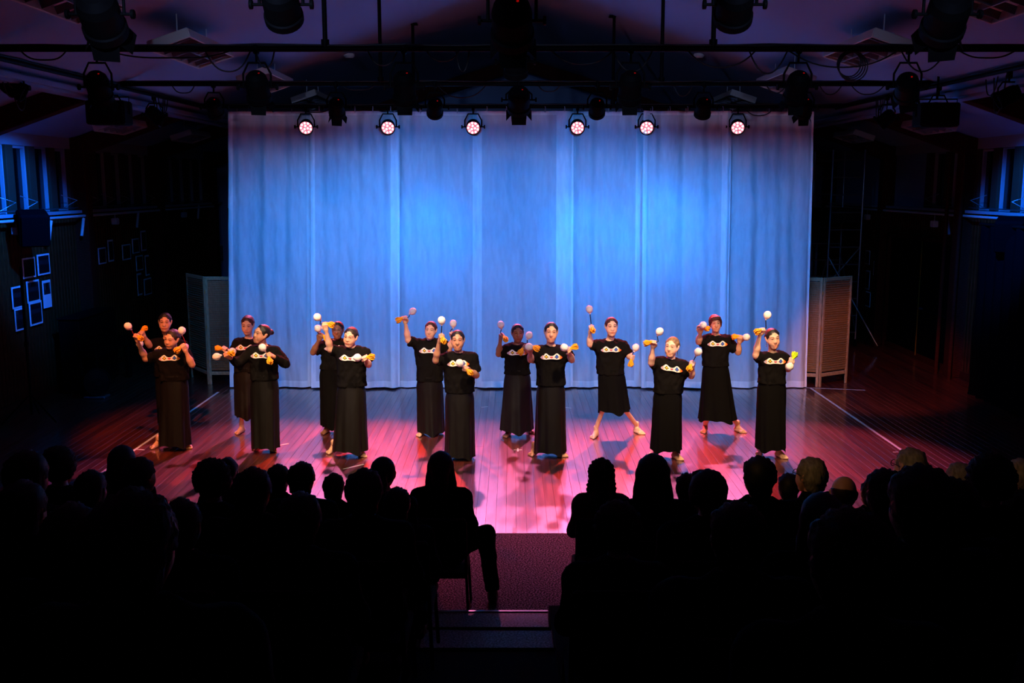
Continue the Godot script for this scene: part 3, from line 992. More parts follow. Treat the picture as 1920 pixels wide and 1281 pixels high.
	# louvred ceiling lights, switched off, in rows along both slopes
	for s: float in [-1.0, 1.0]:
		var word := "left" if s < 0 else "right"
		var row_words := ["nearest the camera", "second from the camera", "third from the camera", "farthest from the camera"]
		for k in 4:
			ceiling_light(Vector3(MID + s * 3.83, 0, -8.2 - 3.42 * k), s, "unlit louvred ceiling light on rods, %s row, %s" % [word, row_words[k]], 1.65, 0.45, 0.32)
		ceiling_light(Vector3(MID + s * 1.77, 0, -12.75), s, "small flat white panel high on the %s slope by the ridge" % word, 0.85, 0.6, 0.06)
		ceiling_light(Vector3(MID + s * 5.55 + s * 0.9, 0, -16.1), s, "unlit louvred light over the %s windows beyond the side bar" % word, 1.2, 0.4, 0.3)
		ceiling_light(Vector3(MID + s * 6.45, 0, -19.6), s, "unlit louvred light far back over the %s side of the hall" % word, 1.2, 0.4, 0.3)
		var sd := Vector3(MID + s * 2.9, roof(MID + s * 2.9) - 0.27, -16.9)
		var d := thing("detector", "small pale round detector on the %s slope of the ceiling" % word, "smoke detector", sd)
		obj("base", MB.new().lathe([Vector2(0, 0.02), Vector2(0.09, 0.02), Vector2(0.09, -0.02), Vector2(0.06, -0.05), Vector2(0, -0.055)], 16, Transform3D()).mesh(), M.white_plastic, d)

func ceiling_light(p: Vector3, s: float, label: String, long: float, wide: float, drop: float) -> void:
	var y := roof(p.x) - (0.25 if absf(p.x - MID) < 5.7 else 0.0) - drop
	var o := thing("ceiling_light", label, "ceiling light", Vector3(p.x, y, p.z))
	var slope := Basis(Vector3.FORWARD, s * atan(SLOPE))
	var t := Transform3D(slope, Vector3.ZERO)
	if drop < 0.1:
		obj("panel", MB.new().box(t, Vector3(wide, 0.04, long), 0.008).mesh(), M.fitting, o)
		return
	var m := MB.new()
	for e in [-1.0, 1.0]:
		m.box(t * Transform3D(Basis(), Vector3(e * wide * 0.5, 0, 0)), Vector3(0.02, 0.1, long))
		m.box(t * Transform3D(Basis(), Vector3(0, 0, e * long * 0.5)), Vector3(wide, 0.1, 0.02))
	m.box(t * Transform3D(Basis(), Vector3(0, 0.05, 0)), Vector3(wide, 0.015, long))
	obj("housing", m.mesh(), M.fitting, o)
	var n := int(long / 0.24)
	for k in n:
		obj("louvre", MB.new().box(t * Transform3D(Basis(), Vector3(0, -0.005, (k + 0.5) / n * long - long * 0.5)), Vector3(wide - 0.03, 0.07, 0.01), 0.002).mesh(), M.louvre, o)
	obj("divider", MB.new().box(t * Transform3D(Basis(), Vector3(0, -0.01, 0)), Vector3(0.012, 0.07, long - 0.03), 0.002).mesh(), M.louvre, o)
	for e in [-1.0, 1.0]:
		obj("rod", MB.new().tube([Vector3(0, 0.05, e * long * 0.32), Vector3(0, drop - 0.01, e * long * 0.32)], 0.007, 6).mesh(), M.white_plastic, o)

# ---------------------------------------------------------------- things round the stage
func furniture() -> void:
	for e in [["left", [[-5.72, -17.3], [-5.2, -16.62], [-4.5, -16.62]]], ["right", [[4.6, -16.58], [5.2, -16.42], [5.8, -16.78]]]]:
		screen("pine folding screen of louvred panels standing at the %s end of the white cloths" % e[0], e[1])
	# white tape on the floor
	var tape := func(label: String, a: Vector3, b: Vector3, w := 0.035) -> void:
		var m := MB.new().bar(a + Vector3(0, 0.0016, 0), b + Vector3(0, 0.0016, 0), w, 0.002, 0.0006)
		tag(obj("floor_tape", m.mesh(), M.tape), label, "tape")
	tape.call("long white tape line on the floor along the left edge of the stage", Vector3(-4.86, 0, -16.0), Vector3(-4.9, 0, -10.6))
	tape.call("long white tape line on the floor along the right edge of the stage", Vector3(5.04, 0, -16.35), Vector3(5.04, 0, -10.4))
	tape.call("white tape strip across the floor at the right end of the cloths", Vector3(4.95, 0, -16.36), Vector3(5.9, 0, -16.15), 0.02)
	tape.call("short white tape mark angled on the floor behind the long-sleeved dancer", on_floor(488, 843), on_floor(541, 832), 0.03)
	tape.call("short white tape mark below the leftmost dancer's feet beside the tape line", on_floor(254, 843), on_floor(271, 844), 0.02)
	tape.call("short white tape mark on the floor in front of the second front-row dancer from left", on_floor(643, 880), on_floor(682, 871), 0.03)
	tape.call("pale tape mark at the front edge of the timber floor in the aisle", on_floor(964, 990), on_floor(964, 999), 0.03)
	tape.call("small white tape cross mark, long arm, between the two middle dancers' feet", on_floor(963, 844), on_floor(979, 844), 0.02)
	tape.call("small white tape cross mark, short arm, between the two middle dancers' feet", on_floor(971, 841), on_floor(971, 847), 0.02)
	tape.call("white tape corner mark on the blue floor left of the middle dancers", on_floor(902, 764), on_floor(915, 763), 0.03)
	tape.call("white tape corner mark on the blue floor right of the middle dancers", on_floor(1060, 764), on_floor(1071, 766), 0.03)
	tape.call("tiny tape mark on the floor beside the right tape line", on_floor(1674, 848), on_floor(1684, 848), 0.02)
	# prints pinned on the boards
	var xl := MID - HALF + 0.05
	var xr := MID + HALF - 0.05
	var prints := [[40, 68, 482, 522], [68, 95, 475, 516], [20, 47, 536, 578], [48, 76, 525, 567], [78, 98, 523, 579], [26, 49, 577, 620], [53, 81, 565, 609],
		[155, 167, 475, 508], [169, 182, 468, 519], [183, 200, 463, 496], [201, 214, 447, 493], [157, 168, 511, 546], [170, 184, 522, 572], [160, 170, 546, 580],
		[228, 246, 457, 488], [247, 262, 446, 476], [263, 275, 430, 473], [254, 269, 478, 508], [271, 281, 476, 519], [256, 267, 510, 556], [269, 285, 521, 553], [410, 426, 456, 492]]
	var spot := ["upper left of the bright cluster", "upper right of the bright cluster", "middle row, left end of the bright cluster", "centre of the bright cluster", "pale text sheet of the bright cluster", "lower left of the bright cluster", "lowest right of the bright cluster"]
	for k in prints.size():
		var e: Array = prints[k]
		var label := "white-edged photo print on the left boards, %s" % (spot[k] if k < 7 else "")
		if k >= 7:
			label = "dim white-edged photo print on the left boards, " + ["top left of the middle cluster", "tall white-topped one of the middle cluster", "upper middle of the middle cluster", "highest of the middle cluster", "left edge of the middle cluster, second row", "right of its second row, middle cluster", "lowest of the middle cluster", "leftmost of the far cluster", "second from left of the far cluster", "highest of the far cluster", "under the second of the far cluster", "right edge of the far cluster", "lowest left of the far cluster", "lowest right of the far cluster", "alone beside the cloths"][k - 7]
		poster(on_wall(e[0], e[2], xl), on_wall(e[1], e[3], xl), xl, 1.0, label, k, "" if k < 7 or k == 21 else "dim prints in the %s cluster on the left wall" % ["middle", "far"][int(k > 13)])
	prints = [[1645, 1660, 460, 490], [1637, 1651, 490, 518], [1652, 1662, 495, 536], [1648, 1660, 537, 580], [1622, 1632, 468, 497], [1622, 1632, 505, 545], [1622, 1633, 546, 576]]
	for k in prints.size():
		var e: Array = prints[k]
		poster(on_wall(e[1], e[2], xr), on_wall(e[0], e[3], xr), xr, -1.0, "dim white-edged photo print on the right boards, %s" % ["highest, right column", "second, middle column", "third, right column", "lowest, right column", "highest beside the scaffold", "middle one beside the scaffold", "lowest beside the scaffold"][k], 30 + k, "dim prints beside the scaffold tower")
	# boxes, tubes and speakers on the side walls
	for e in [["left", 31, 433, "box"], ["left", 216, 415, "box"], ["left", 345, 403, "box"], ["right", 1752, 420, "box"], ["right", 1626, 407, "box"], ["left", 94, 432, "tube"], ["left", 155, 426, "tube"], ["left", 258, 412, "tube"], ["left", 372, 398, "tube"], ["right", 1778, 424, "tube"]]:
		var s := -1.0 if e[0] == "left" else 1.0
		var x: float = MID + s * (HALF - 0.2)
		var p := on_wall(e[1], e[2], x)
		var far := "%s wall, at %s" % [e[0], {31: "the bright window bay", 216: "the second bay", 345: "the third bay", 1752: "the doors", 1626: "the scaffold", 94: "the bright window bay", 155: "the first column", 258: "the second bay", 372: "the third bay", 1778: "the doors"}[e[1]]]
		if e[3] == "box":
			var o := thing("socket_box", "small socket box hanging from the rail, " + far, "socket box", p)
			obj("box", MB.new().at(Vector3.ZERO, Vector3(0.1, 0.12, 0.16), 0.015).mesh(), M.white_plastic, o)
			obj("flex", MB.new().tube([Vector3(0, 0.06, 0), Vector3(0, 2.86 - p.y, 0)], 0.007, 5).mesh(), M.white_plastic, o)
		else:
			var o := thing("wall_tube", "slanting tube light hung under the rail, " + far, "tube light", p)
			obj("tube", MB.new().tube([Vector3(0, -0.15, 0.06), Vector3(0, 0.15, -0.06)], 0.025, 8).mesh(), M.white_plastic, o)
			obj("hook", MB.new().tube([Vector3(0, 0.15, -0.06), Vector3(0, 2.86 - p.y, -0.06)], 0.006, 5).mesh(), M.steel, o)
	for e in [["left", 62, 428, -1.0], ["right", 1895, 440, 1.0]]:
		var x: float = MID + e[3] * (HALF - 0.42)
		var p := on_wall(e[1], e[2], x)
		var o := thing("wall_speaker", "large black speaker fixed under the rail on the %s wall" % e[0], "speaker", p)
		var t := Transform3D(Basis(Vector3.UP, -e[3] * 0.6) * Basis(Vector3.RIGHT, 0.25), Vector3.ZERO)
		obj("cabinet", MB.new().box(t, Vector3(0.42, 0.5, 0.36), 0.03).mesh(), M.drape, o)
		obj("grille", MB.new().box(t * Transform3D(Basis(), Vector3(0, 0, 0.185)), Vector3(0.37, 0.45, 0.02), 0.006).mesh(), M.drape, o)
		obj("bracket", MB.new().bar(Vector3(0, 0.1, 0), Vector3(e[3] * 0.4, 0.1, 0), 0.06, 0.06).mesh(), M.bar_metal, o)
	# scaffold tower at the right, behind the screen
	var o := thing("scaffold_tower", "tall narrow metal scaffold tower behind the right folding screen", "scaffold", Vector3(6.95, 0, -21.3))
	var hw := 0.33
	var hz := 0.62
	for sx: float in [-1.0, 1.0]:
		for sz: float in [-1.0, 1.0]:
			obj("upright", MB.new().tube([Vector3(sx * hw, 0.16, sz * hz), Vector3(sx * hw, 4.1, sz * hz)], 0.024, 8).mesh(), M.steel, o)
			obj("caster", MB.new().tube([Vector3(sx * hw - 0.02, 0.075, sz * hz), Vector3(sx * hw + 0.02, 0.075, sz * hz)], 0.075, 14).tube([Vector3(sx * hw, 0.08, sz * hz), Vector3(sx * hw, 0.18, sz * hz)], 0.02, 8).mesh(), M.black_metal, o)
	for sz: float in [-1.0, 1.0]:
		for k in 11:
			obj("rung", MB.new().tube([Vector3(-hw, 0.3 + k * 0.36, sz * hz), Vector3(hw, 0.3 + k * 0.36, sz * hz)], 0.016, 6).mesh(), M.steel, o)
	for e in [[-1.0, 0.3, 1.9], [1.0, 1.9, 0.3]]:
		obj("brace", MB.new().tube([Vector3(e[0] * hw, e[1], -hz), Vector3(e[0] * hw, e[2], hz)], 0.016, 6).mesh(), M.steel, o)
	obj("brace", MB.new().tube([Vector3(-hw, 1.3, hz), Vector3(hw, 2.1, hz)], 0.016, 6).mesh(), M.steel, o)
	obj("stabiliser", MB.new().tube([Vector3(-hw, 1.9, hz), Vector3(0.55, 0.12, hz + 0.7)], 0.018, 6).mesh(), M.steel, o)
	obj("platform", MB.new().at(Vector3(0, 2.75, 0), Vector3(hw * 2.0, 0.3, hz * 2.0 - 0.06), 0.01).mesh(), M.plinth, o)
	# black stage drape at the right
	var dr := thing("side_drape", "tall black drape hanging in front of the right wall", "curtain", Vector3(7.5, 0, -14.2))
	var mb := MB.new()
	mb.grid(120, 12, func(u, w):
		var z := lerpf(1.9, -1.65, u)
		return Vector3(0.1 * sin(u * TAU * 13.0) * (0.6 + 0.4 * w) * 0.5 + 0.03 * noise.get_noise_2d(u * 30.0, w * 3.0), lerpf(2.75, 0.015, w), z))
	obj("cloth", mb.mesh(), M.drape, dr)
	obj("hem", MB.new().grid(120, 1, func(u, w):
		return Vector3(-0.006 + 0.1 * sin(u * TAU * 13.0) * 0.5 + 0.03 * noise.get_noise_2d(u * 30.0, 3.0), 0.045 - 0.03 * w, lerpf(1.9, -1.65, u))).mesh(), M.drape, dr)
	obj("track", MB.new().tube([Vector3(0, 2.77, 1.95), Vector3(0, 2.77, -1.7)], 0.025, 8).mesh(), M.bar_metal, dr)
	for z: float in [-1.5, 0.1, 1.7]:
		obj("track_arm", MB.new().tube([Vector3(0, 2.77, z), Vector3(0.5, 2.77, z)], 0.015, 6).mesh(), M.bar_metal, dr)
	# upright piano in the dark at the left, a stand, and a music stool
	var pp := thing("upright_piano", "black upright piano in the dark against the left wall boards", "piano", Vector3(-7.05, 0, -16.6), PI * 0.5)
	obj("case", MB.new().at(Vector3(0, 0.62, -0.15), Vector3(1.5, 1.2, 0.34), 0.015).at(Vector3(0, 0.66, 0.12), Vector3(1.5, 0.14, 0.3), 0.012).mesh(), M.door, pp)
	obj("lid", MB.new().at(Vector3(0, 1.235, -0.15), Vector3(1.54, 0.03, 0.38), 0.01).mesh(), M.door, pp)
	obj("keyboard_lid", MB.new().at(Vector3(0, 0.745, 0.12), Vector3(1.4, 0.03, 0.26), 0.01).mesh(), M.door, pp)
	for s: float in [-1.0, 1.0]:
		obj("leg", MB.new().at(Vector3(s * 0.68, 0.3, 0.22), Vector3(0.09, 0.6, 0.09), 0.015).mesh(), M.door, pp)
	obj("music_shelf", MB.new().at(Vector3(0, 1.0, 0.035), Vector3(0.9, 0.22, 0.02), 0.005).mesh(), M.door, pp)
	var st := thing("lamp_stand", "thin black upright stand by the bright photo prints at the left", "stand", on_floor(61, 790))
	obj("pole", MB.new().tube([Vector3(0, 0.1, 0), Vector3(0, 2.25, 0)], 0.02, 10).mesh(), M.bar_metal, st)
	obj("collar", MB.new().tube([Vector3(0, 1.1, 0), Vector3(0, 1.17, 0)], 0.032, 10).mesh(), M.black_metal, st)
	for k in 3:
		var a := TAU * k / 3.0 + 0.3
		obj("leg", MB.new().tube([Vector3(0, 0.4, 0), Vector3(cos(a) * 0.42, 0.015, sin(a) * 0.42)], 0.012, 6).mesh(), M.bar_metal, st)
	var fl := thing("floor_fan", "low dark drum-shaped fan on the floor by the piano at the left", "fan", on_floor(182, 746))
	obj("ring", MB.new().lathe([Vector2(0.2, -0.06), Vector2(0.22, -0.06), Vector2(0.22, 0.06), Vector2(0.2, 0.06)], 20, Transform3D(look(Vector3(1, 0.2, 1)) * Basis(Vector3.RIGHT, PI * 0.5), Vector3(0, 0.26, 0))).mesh(), M.black_metal, fl)
	obj("guard", MB.new().lathe([Vector2(0.0, 0.07), Vector2(0.06, 0.075), Vector2(0.2, 0.05)], 16, Transform3D(look(Vector3(1, 0.2, 1)) * Basis(Vector3.RIGHT, PI * 0.5), Vector3(0, 0.26, 0))).mesh(), M.bar_metal, fl)
	obj("foot", MB.new().at(Vector3(0, 0.02, 0), Vector3(0.34, 0.04, 0.24), 0.01).mesh(), M.steel, fl)

func screen(label: String, pts: Array) -> void:
	var o := thing("folding_screen", label, "folding screen", Vector3(pts[1][0], 0, pts[1][1]))
	var high := 1.86
	for k in 2:
		var a := Vector3(pts[k][0], 0, pts[k][1]) - o.position
		var b := Vector3(pts[k + 1][0], 0, pts[k + 1][1]) - o.position
		var d := (b - a).normalized()
		a += d * 0.008
		b -= d * 0.008
		var wide := (b - a).length()
		var bas := Basis(d, Vector3.UP, d.cross(Vector3.UP))
		var fr := MB.new()
		for e in [0.022, wide - 0.022]:
			fr.box(Transform3D(bas, a + d * e + Vector3(0, high * 0.5, 0)), Vector3(0.044, high, 0.03), 0.005)
		for y: float in [0.2, high - 0.03]:
			fr.box(Transform3D(bas, (a + b) * 0.5 + Vector3(0, y, 0)), Vector3(wide - 0.09, 0.06, 0.026), 0.004)
		obj("panel_frame", fr.mesh(), M.pine, o)
		var slat := MB.new().box(Transform3D(Basis(Vector3.RIGHT, 0.6), Vector3.ZERO), Vector3(wide - 0.09, 0.046, 0.007), 0.002).mesh()
		for q in 40:
			var s := obj("slat", slat, M.pine, o)
			s.transform = Transform3D(bas, (a + b) * 0.5 + Vector3(0, 0.25 + (high - 0.32) * (q + 0.5) / 40.0, 0))
	for y: float in [0.4, 1.0, 1.6]:
		obj("hinge", MB.new().tube([Vector3(0, y - 0.03, 0.0), Vector3(0, y + 0.03, 0.0)], 0.008, 8).mesh(), M.brass, o)

func poster(a: Vector3, b: Vector3, x: float, s: float, label: String, seed_: int, group: String) -> void:
	var c := (a + b) * 0.5
	var h := absf(a.y - b.y) * 0.86
	var w := absf(a.z - b.z) * 0.95
	c.x = x
	var o := thing("photo_print", label, "photo print", c, 0.0, group)
	obj("card", MB.new().at(Vector3.ZERO, Vector3(0.012, h, w), 0.002).mesh(), M.poster_card, o)
	var pale := seed_ == 4
	obj("picture", MB.new().at(Vector3(s * 0.0065, h * 0.2 if pale else 0.0, 0), Vector3(0.004, h * (0.42 if pale else 0.84), w * (0.8 if pale else 0.86)), 0.001).mesh(), picture(seed_ % 5), o)

func picture(k: int) -> Material:
	if M.has("picture%d" % k): return M["picture%d" % k]
	var im := Image.create(64, 64, false, Image.FORMAT_RGB8)
	im.fill(Color(0.05, 0.05, 0.06))
	var r := RandomNumberGenerator.new()
	r.seed = 90 + k
	for q in 14:        # dim shapes of a stage photograph: figures in a row and a pale floor
		var x := r.randi_range(4, 52)
		im.fill_rect(Rect2i(x, r.randi_range(18, 30), r.randi_range(2, 6), r.randi_range(14, 30)), Color(0.1, 0.1, 0.14).lerp(Color(0.42, 0.3, 0.3), r.randf()))
	im.fill_rect(Rect2i(0, 54, 64, 10), Color(0.12, 0.12, 0.14))
	var m := mat("picture%d" % k, Color.WHITE, 0.4)
	m.albedo_texture = ImageTexture.create_from_image(im)
	m.uv1_triplanar = true
	m.uv1_scale = Vector3(2.2, 2.2, 2.2)
	return m

# ---------------------------------------------------------------- pieces of figures, each made once
var cache := {}

func head_shape(open: bool) -> MB:      # centre half way between crown and chin, face towards +z
	var key := "head%d" % int(open)
	if cache.has(key): return cache[key]
	var f := Field.new()
	f.k = 0.018
	f.ell(Vector3(0, 0.03, -0.012), Vector3(0.073, 0.083, 0.092))
	f.bone(Vector3(0, -0.01, 0.03), Vector3(0, -0.07, 0.045), 0.056, 0.036)
	f.bone(Vector3(0, -0.09, 0.058), Vector3(0, -0.092, 0.064), 0.021, 0.019)
	for s: float in [-1.0, 1.0]:
		f.bone(Vector3(s * 0.042, -0.03, 0.012), Vector3(s * 0.018, -0.086, 0.046), 0.029, 0.024)
		f.ell(Vector3(s * 0.032, -0.03, 0.045), Vector3(0.033, 0.045, 0.038))
		f.bone(Vector3(s * 0.014, 0.033, 0.077), Vector3(s * 0.042, 0.035, 0.064), 0.01, 0.01)
		f.bone(Vector3(s * 0.07, 0.016, -0.012), Vector3(s * 0.069, -0.018, -0.004), 0.012, 0.008)
		f.bone(Vector3(s * 0.077, 0.018, -0.02), Vector3(s * 0.072, -0.01, -0.012), 0.006, 0.005)
		f.bone(Vector3(s * 0.009, -0.024, 0.085), Vector3(s * 0.010, -0.023, 0.082), 0.0085, 0.0075)
		f.bone(Vector3(s * 0.031, 0.012, 0.067), Vector3(s * 0.03, 0.012, 0.067), 0.0135, 0.0135)
		f.S.append(Vector4(s * 0.031, 0.014, 0.104, 0.0225))
	f.bone(Vector3(0, 0.02, 0.081), Vector3(0, -0.02, 0.094), 0.008, 0.011)
	f.bone(Vector3(-0.02, -0.052, 0.077), Vector3(0.02, -0.052, 0.077), 0.0065, 0.0065)
	f.bone(Vector3(0, -0.05, 0.084), Vector3(0, -0.05, 0.085), 0.008, 0.008)
	f.bone(Vector3(-0.014, -0.068 if open else -0.063, 0.078), Vector3(0.014, -0.068 if open else -0.063, 0.078), 0.008, 0.008)
	if open:
		f.S.append(Vector4(0, -0.060, 0.101, 0.0145))
		f.S.append(Vector4(-0.011, -0.059, 0.097, 0.0105))
		f.S.append(Vector4(0.011, -0.059, 0.097, 0.0105))
	f.bone(Vector3(0, -0.05, -0.022), Vector3(0, -0.14, -0.03), 0.044, 0.045)
	var m := f.net(0.0038, Vector3(-0.1, -0.2, -0.125), Vector3(0.1, 0.13, 0.13))
	for q in m.v.size():
		var p := m.v[q]
		var c := Color(1, 1, 1)
		var ax := absf(p.x)
		if p.z > 0.045:
			var ex := (ax - 0.031) / 0.0165
			var ey := (p.y - 0.0115) / 0.0068
			if ex * ex + ey * ey < 1.0:
				c = Color(0.12, 0.08, 0.07) if absf(ax - 0.031) < 0.006 or ey > 0.45 else Color(0.95, 0.95, 0.98)
			elif absf(ex) < 1.15 and ey > 0.6 and ey < 1.5: c = Color(0.16, 0.10, 0.08)
			var by := p.y - (0.036 + 0.004 * sin((ax - 0.014) / 0.034 * PI))
			if ax > 0.013 and ax < 0.048 and absf(by) < 0.0042: c = Color(0.22, 0.13, 0.09)
			var lip := absf(p.x) / 0.028
			var ly := (p.y + 0.0605 - 0.25 * lip * lip * 0.02) / (0.0165 if open else 0.0115)
			if p.z > 0.06 and lip * lip + ly * ly < 1.0:
				c = Color(0.86, 0.5, 0.47)
				if open and lip < 0.8 and absf(ly) < 0.55: c = Color(1.0, 0.97, 0.93) if ly > -0.2 else Color(0.4, 0.1, 0.1)
				elif not open and absf(ly) < 0.14: c = Color(0.45, 0.18, 0.16)
			elif ax > 0.02 and ax < 0.05 and p.y < 0.0 and p.y > -0.035: c = Color(1.0, 0.9, 0.88)
		m.c[q] = c
	cache[key] = m
	return m

func hair_shape(kind: String) -> MB:
	if cache.has(kind): return cache[kind]
	var f := Field.new()
	f.k = 0.02
	var grow: float = {"slick": 0.0055, "short": 0.010, "bob": 0.017, "long": 0.014, "curly": 0.03, "bald": 0.003, "man": 0.014, "curlylong": 0.02, "ponytail": 0.008}[kind]
	f.ell(Vector3(0, 0.032 + grow * 0.3, -0.02), Vector3(0.0735, 0.084, 0.09) + Vector3.ONE * grow)
	var wave := 0.0015
	match kind:
		"slick":
			f.bone(Vector3(0, 0.035, -0.125), Vector3(0, 0.03, -0.135), 0.034, 0.03)
			f.k = 0.012
			for s: float in [-1.0, 1.0]:      # hair drawn down from the parting over the temples to the bun
				f.bone(Vector3(s * 0.012, 0.105, 0.03), Vector3(s * 0.062, 0.055, 0.005), 0.014, 0.015)
				f.bone(Vector3(s * 0.062, 0.055, 0.005), Vector3(s * 0.058, 0.02, -0.06), 0.015, 0.02)
		"bob":
			for s: float in [-1.0, 1.0]:
				f.bone(Vector3(s * 0.07, 0.04, -0.005), Vector3(s * 0.08, -0.035, -0.02), 0.022, 0.014)
			f.bone(Vector3(0, 0.0, -0.075), Vector3(0, -0.06, -0.07), 0.05, 0.04)
			f.bone(Vector3(-0.05, 0.085, 0.05), Vector3(0.045, 0.092, 0.055), 0.02, 0.024)
			wave = 0.006
		"long", "curlylong":
			for s: float in [-1.0, 1.0]:
				f.bone(Vector3(s * 0.062, 0.03, -0.02), Vector3(s * 0.085, -0.16, -0.04), 0.032, 0.036)
				f.bone(Vector3(s * 0.085, -0.16, -0.04), Vector3(s * 0.07, -0.3 if kind == "long" else -0.22, -0.08), 0.036, 0.03)
			f.bone(Vector3(0, 0.0, -0.07), Vector3(0, -0.32 if kind == "long" else -0.22, -0.1), 0.062, 0.05)
			wave = 0.004 if kind == "long" else 0.014
		"curly": wave = 0.013
		"ponytail":
			f.bone(Vector3(0, 0.04, -0.11), Vector3(0, -0.02, -0.15), 0.025, 0.03)
			f.bone(Vector3(0, -0.02, -0.15), Vector3(0, -0.16, -0.14), 0.03, 0.014)
		"man", "short":
			wave = 0.013
			f.bone(Vector3(-0.03, 0.0, -0.06), Vector3(0.03, 0.0, -0.06), 0.05, 0.05)
			f.bone(Vector3(-0.02, -0.05, -0.05), Vector3(0.02, -0.05, -0.05), 0.045, 0.045)
	if kind == "bald":
		f.N.append(Vector3(0, 1, 0.25)); f.NC.append(0.035)
	else:
		f.notch = true
		f.W = Vector4(0, -0.62, 0.78, 0.019 if kind in ["slick", "ponytail"] else 0.022)
	if kind in ["slick", "bald", "ponytail", "curly"]:
		f.S.append(Vector4(0, -0.13, 0.06, 0.1))
	if not kind in ["long", "curlylong", "ponytail"]:
		f.N.append(Vector3(0, -1, 0)); f.NC.append(0.085 if kind in ["bob", "man", "short"] else 0.06)
	var m := f.net(0.0055, Vector3(-0.16, -0.4, -0.21), Vector3(0.16, 0.2, 0.14))
	for q in m.v.size():
		var p := m.v[q]
		var curls := kind in ["curly", "curlylong"]
		var d := noise.get_noise_3d(p.x * 28.0, p.y * 28.0, p.z * 28.0) if curls else noise.get_noise_3d(p.x * 42.0, p.y * 11.0 + 3.0, p.z * 16.0)
		m.v[q] = p + m.n[q] * d * wave * 1.6
		var sh := clampf(0.72 + 0.6 * noise.get_noise_3d(p.x * 70.0 + p.z * 25.0, p.y * 16.0, p.z * 22.0), 0.25, 1.0)
		m.c[q] = Color(sh, sh, sh)
	cache[kind] = m
	return m

func fist() -> MB:      # wrist at the origin, knuckles towards +y, thumb on the +x side, fingers curl to +z
	if cache.has("fist"): return cache.fist
	var f := Field.new()
	f.k = 0.007
	f.bone(Vector3(0, -0.02, 0), Vector3(0, 0.02, 0), 0.023, 0.024)
	for k in 4:
		var x := 0.028 - 0.0185 * k
		var l := [0.94, 1.0, 0.95, 0.82][k] as float
		var b := Vector3(x, 0.083 * (0.92 + 0.08 * l), -0.003)
		var c := b + Vector3(-0.001 * k, 0.02, 0.03) * l
		var d := c + Vector3(0, -0.018, 0.02) * l
		f.bone(Vector3(x * 0.55, 0.01, 0), b, 0.015, 0.0115)
		f.bone(b, c, 0.0105, 0.0095)
		f.bone(c, d, 0.0092, 0.0086)
		f.bone(d, d + Vector3(0, -0.018, -0.01) * l, 0.0084, 0.0074)
	f.bone(Vector3(0.02, 0.015, 0.008), Vector3(0.043, 0.045, 0.022), 0.016, 0.0125)
	f.bone(Vector3(0.043, 0.045, 0.022), Vector3(0.04, 0.075, 0.04), 0.0115, 0.01)
	f.bone(Vector3(0.04, 0.075, 0.04), Vector3(0.018, 0.088, 0.052), 0.0098, 0.008)
	cache.fist = f.net(0.0046, Vector3(-0.07, -0.06, -0.05), Vector3(0.08, 0.14, 0.1))
	return cache.fist

func foot() -> MB:      # sole on y = 0, ankle over the origin, toes towards +z
	if cache.has("foot"): return cache.foot
	var f := Field.new()
	f.k = 0.014
	f.bone(Vector3(0, 0.13, -0.005), Vector3(0, 0.07, -0.012), 0.033, 0.034)
	f.bone(Vector3(0, 0.03, -0.045), Vector3(0, 0.04, -0.02), 0.029, 0.03)
	f.bone(Vector3(0, 0.06, 0.0), Vector3(0.01, 0.028, 0.1), 0.034, 0.025)
	f.bone(Vector3(-0.012, 0.02, -0.03), Vector3(-0.024, 0.019, 0.105), 0.022, 0.018)
	f.bone(Vector3(0.01, 0.03, 0.0), Vector3(0.022, 0.021, 0.115), 0.026, 0.02)
	for k in 5:
		var x := 0.03 - 0.0155 * k
		var r := 0.0125 if k == 0 else 0.0085 - 0.0005 * k
		f.bone(Vector3(x * 0.95, 0.018, 0.115 - 0.007 * k), Vector3(x, r + 0.001, 0.15 - 0.011 * k), r * 1.1, r)
	f.N.append(Vector3(0, -1, 0)); f.NC.append(0.0)
	cache.foot = f.net(0.0058, Vector3(-0.07, -0.02, -0.1), Vector3(0.07, 0.2, 0.19))
	return cache.foot

func frame_of(y: Vector3, x: Vector3, mirrored: bool) -> Basis:
	y = y.normalized()
	x = (x - y * x.dot(y))
	if x.length() < 0.02: x = Vector3(0, 0, 1).cross(y)
	x = x.normalized()
	var z := x.cross(y)
	return Basis(x, y, -z if mirrored else z)

func bounds(pts: Array, pad: float) -> Array:
	var lo: Vector3 = pts[0]
	var hi: Vector3 = pts[0]
	for p in pts:
		lo = lo.min(p); hi = hi.max(p)
	return [lo - Vector3.ONE * pad, hi + Vector3.ONE * pad]

func skin(key: String, c: Color) -> StandardMaterial3D:
	var m := mat(key, c, 0.5)
	m.vertex_color_use_as_albedo = true
	return m

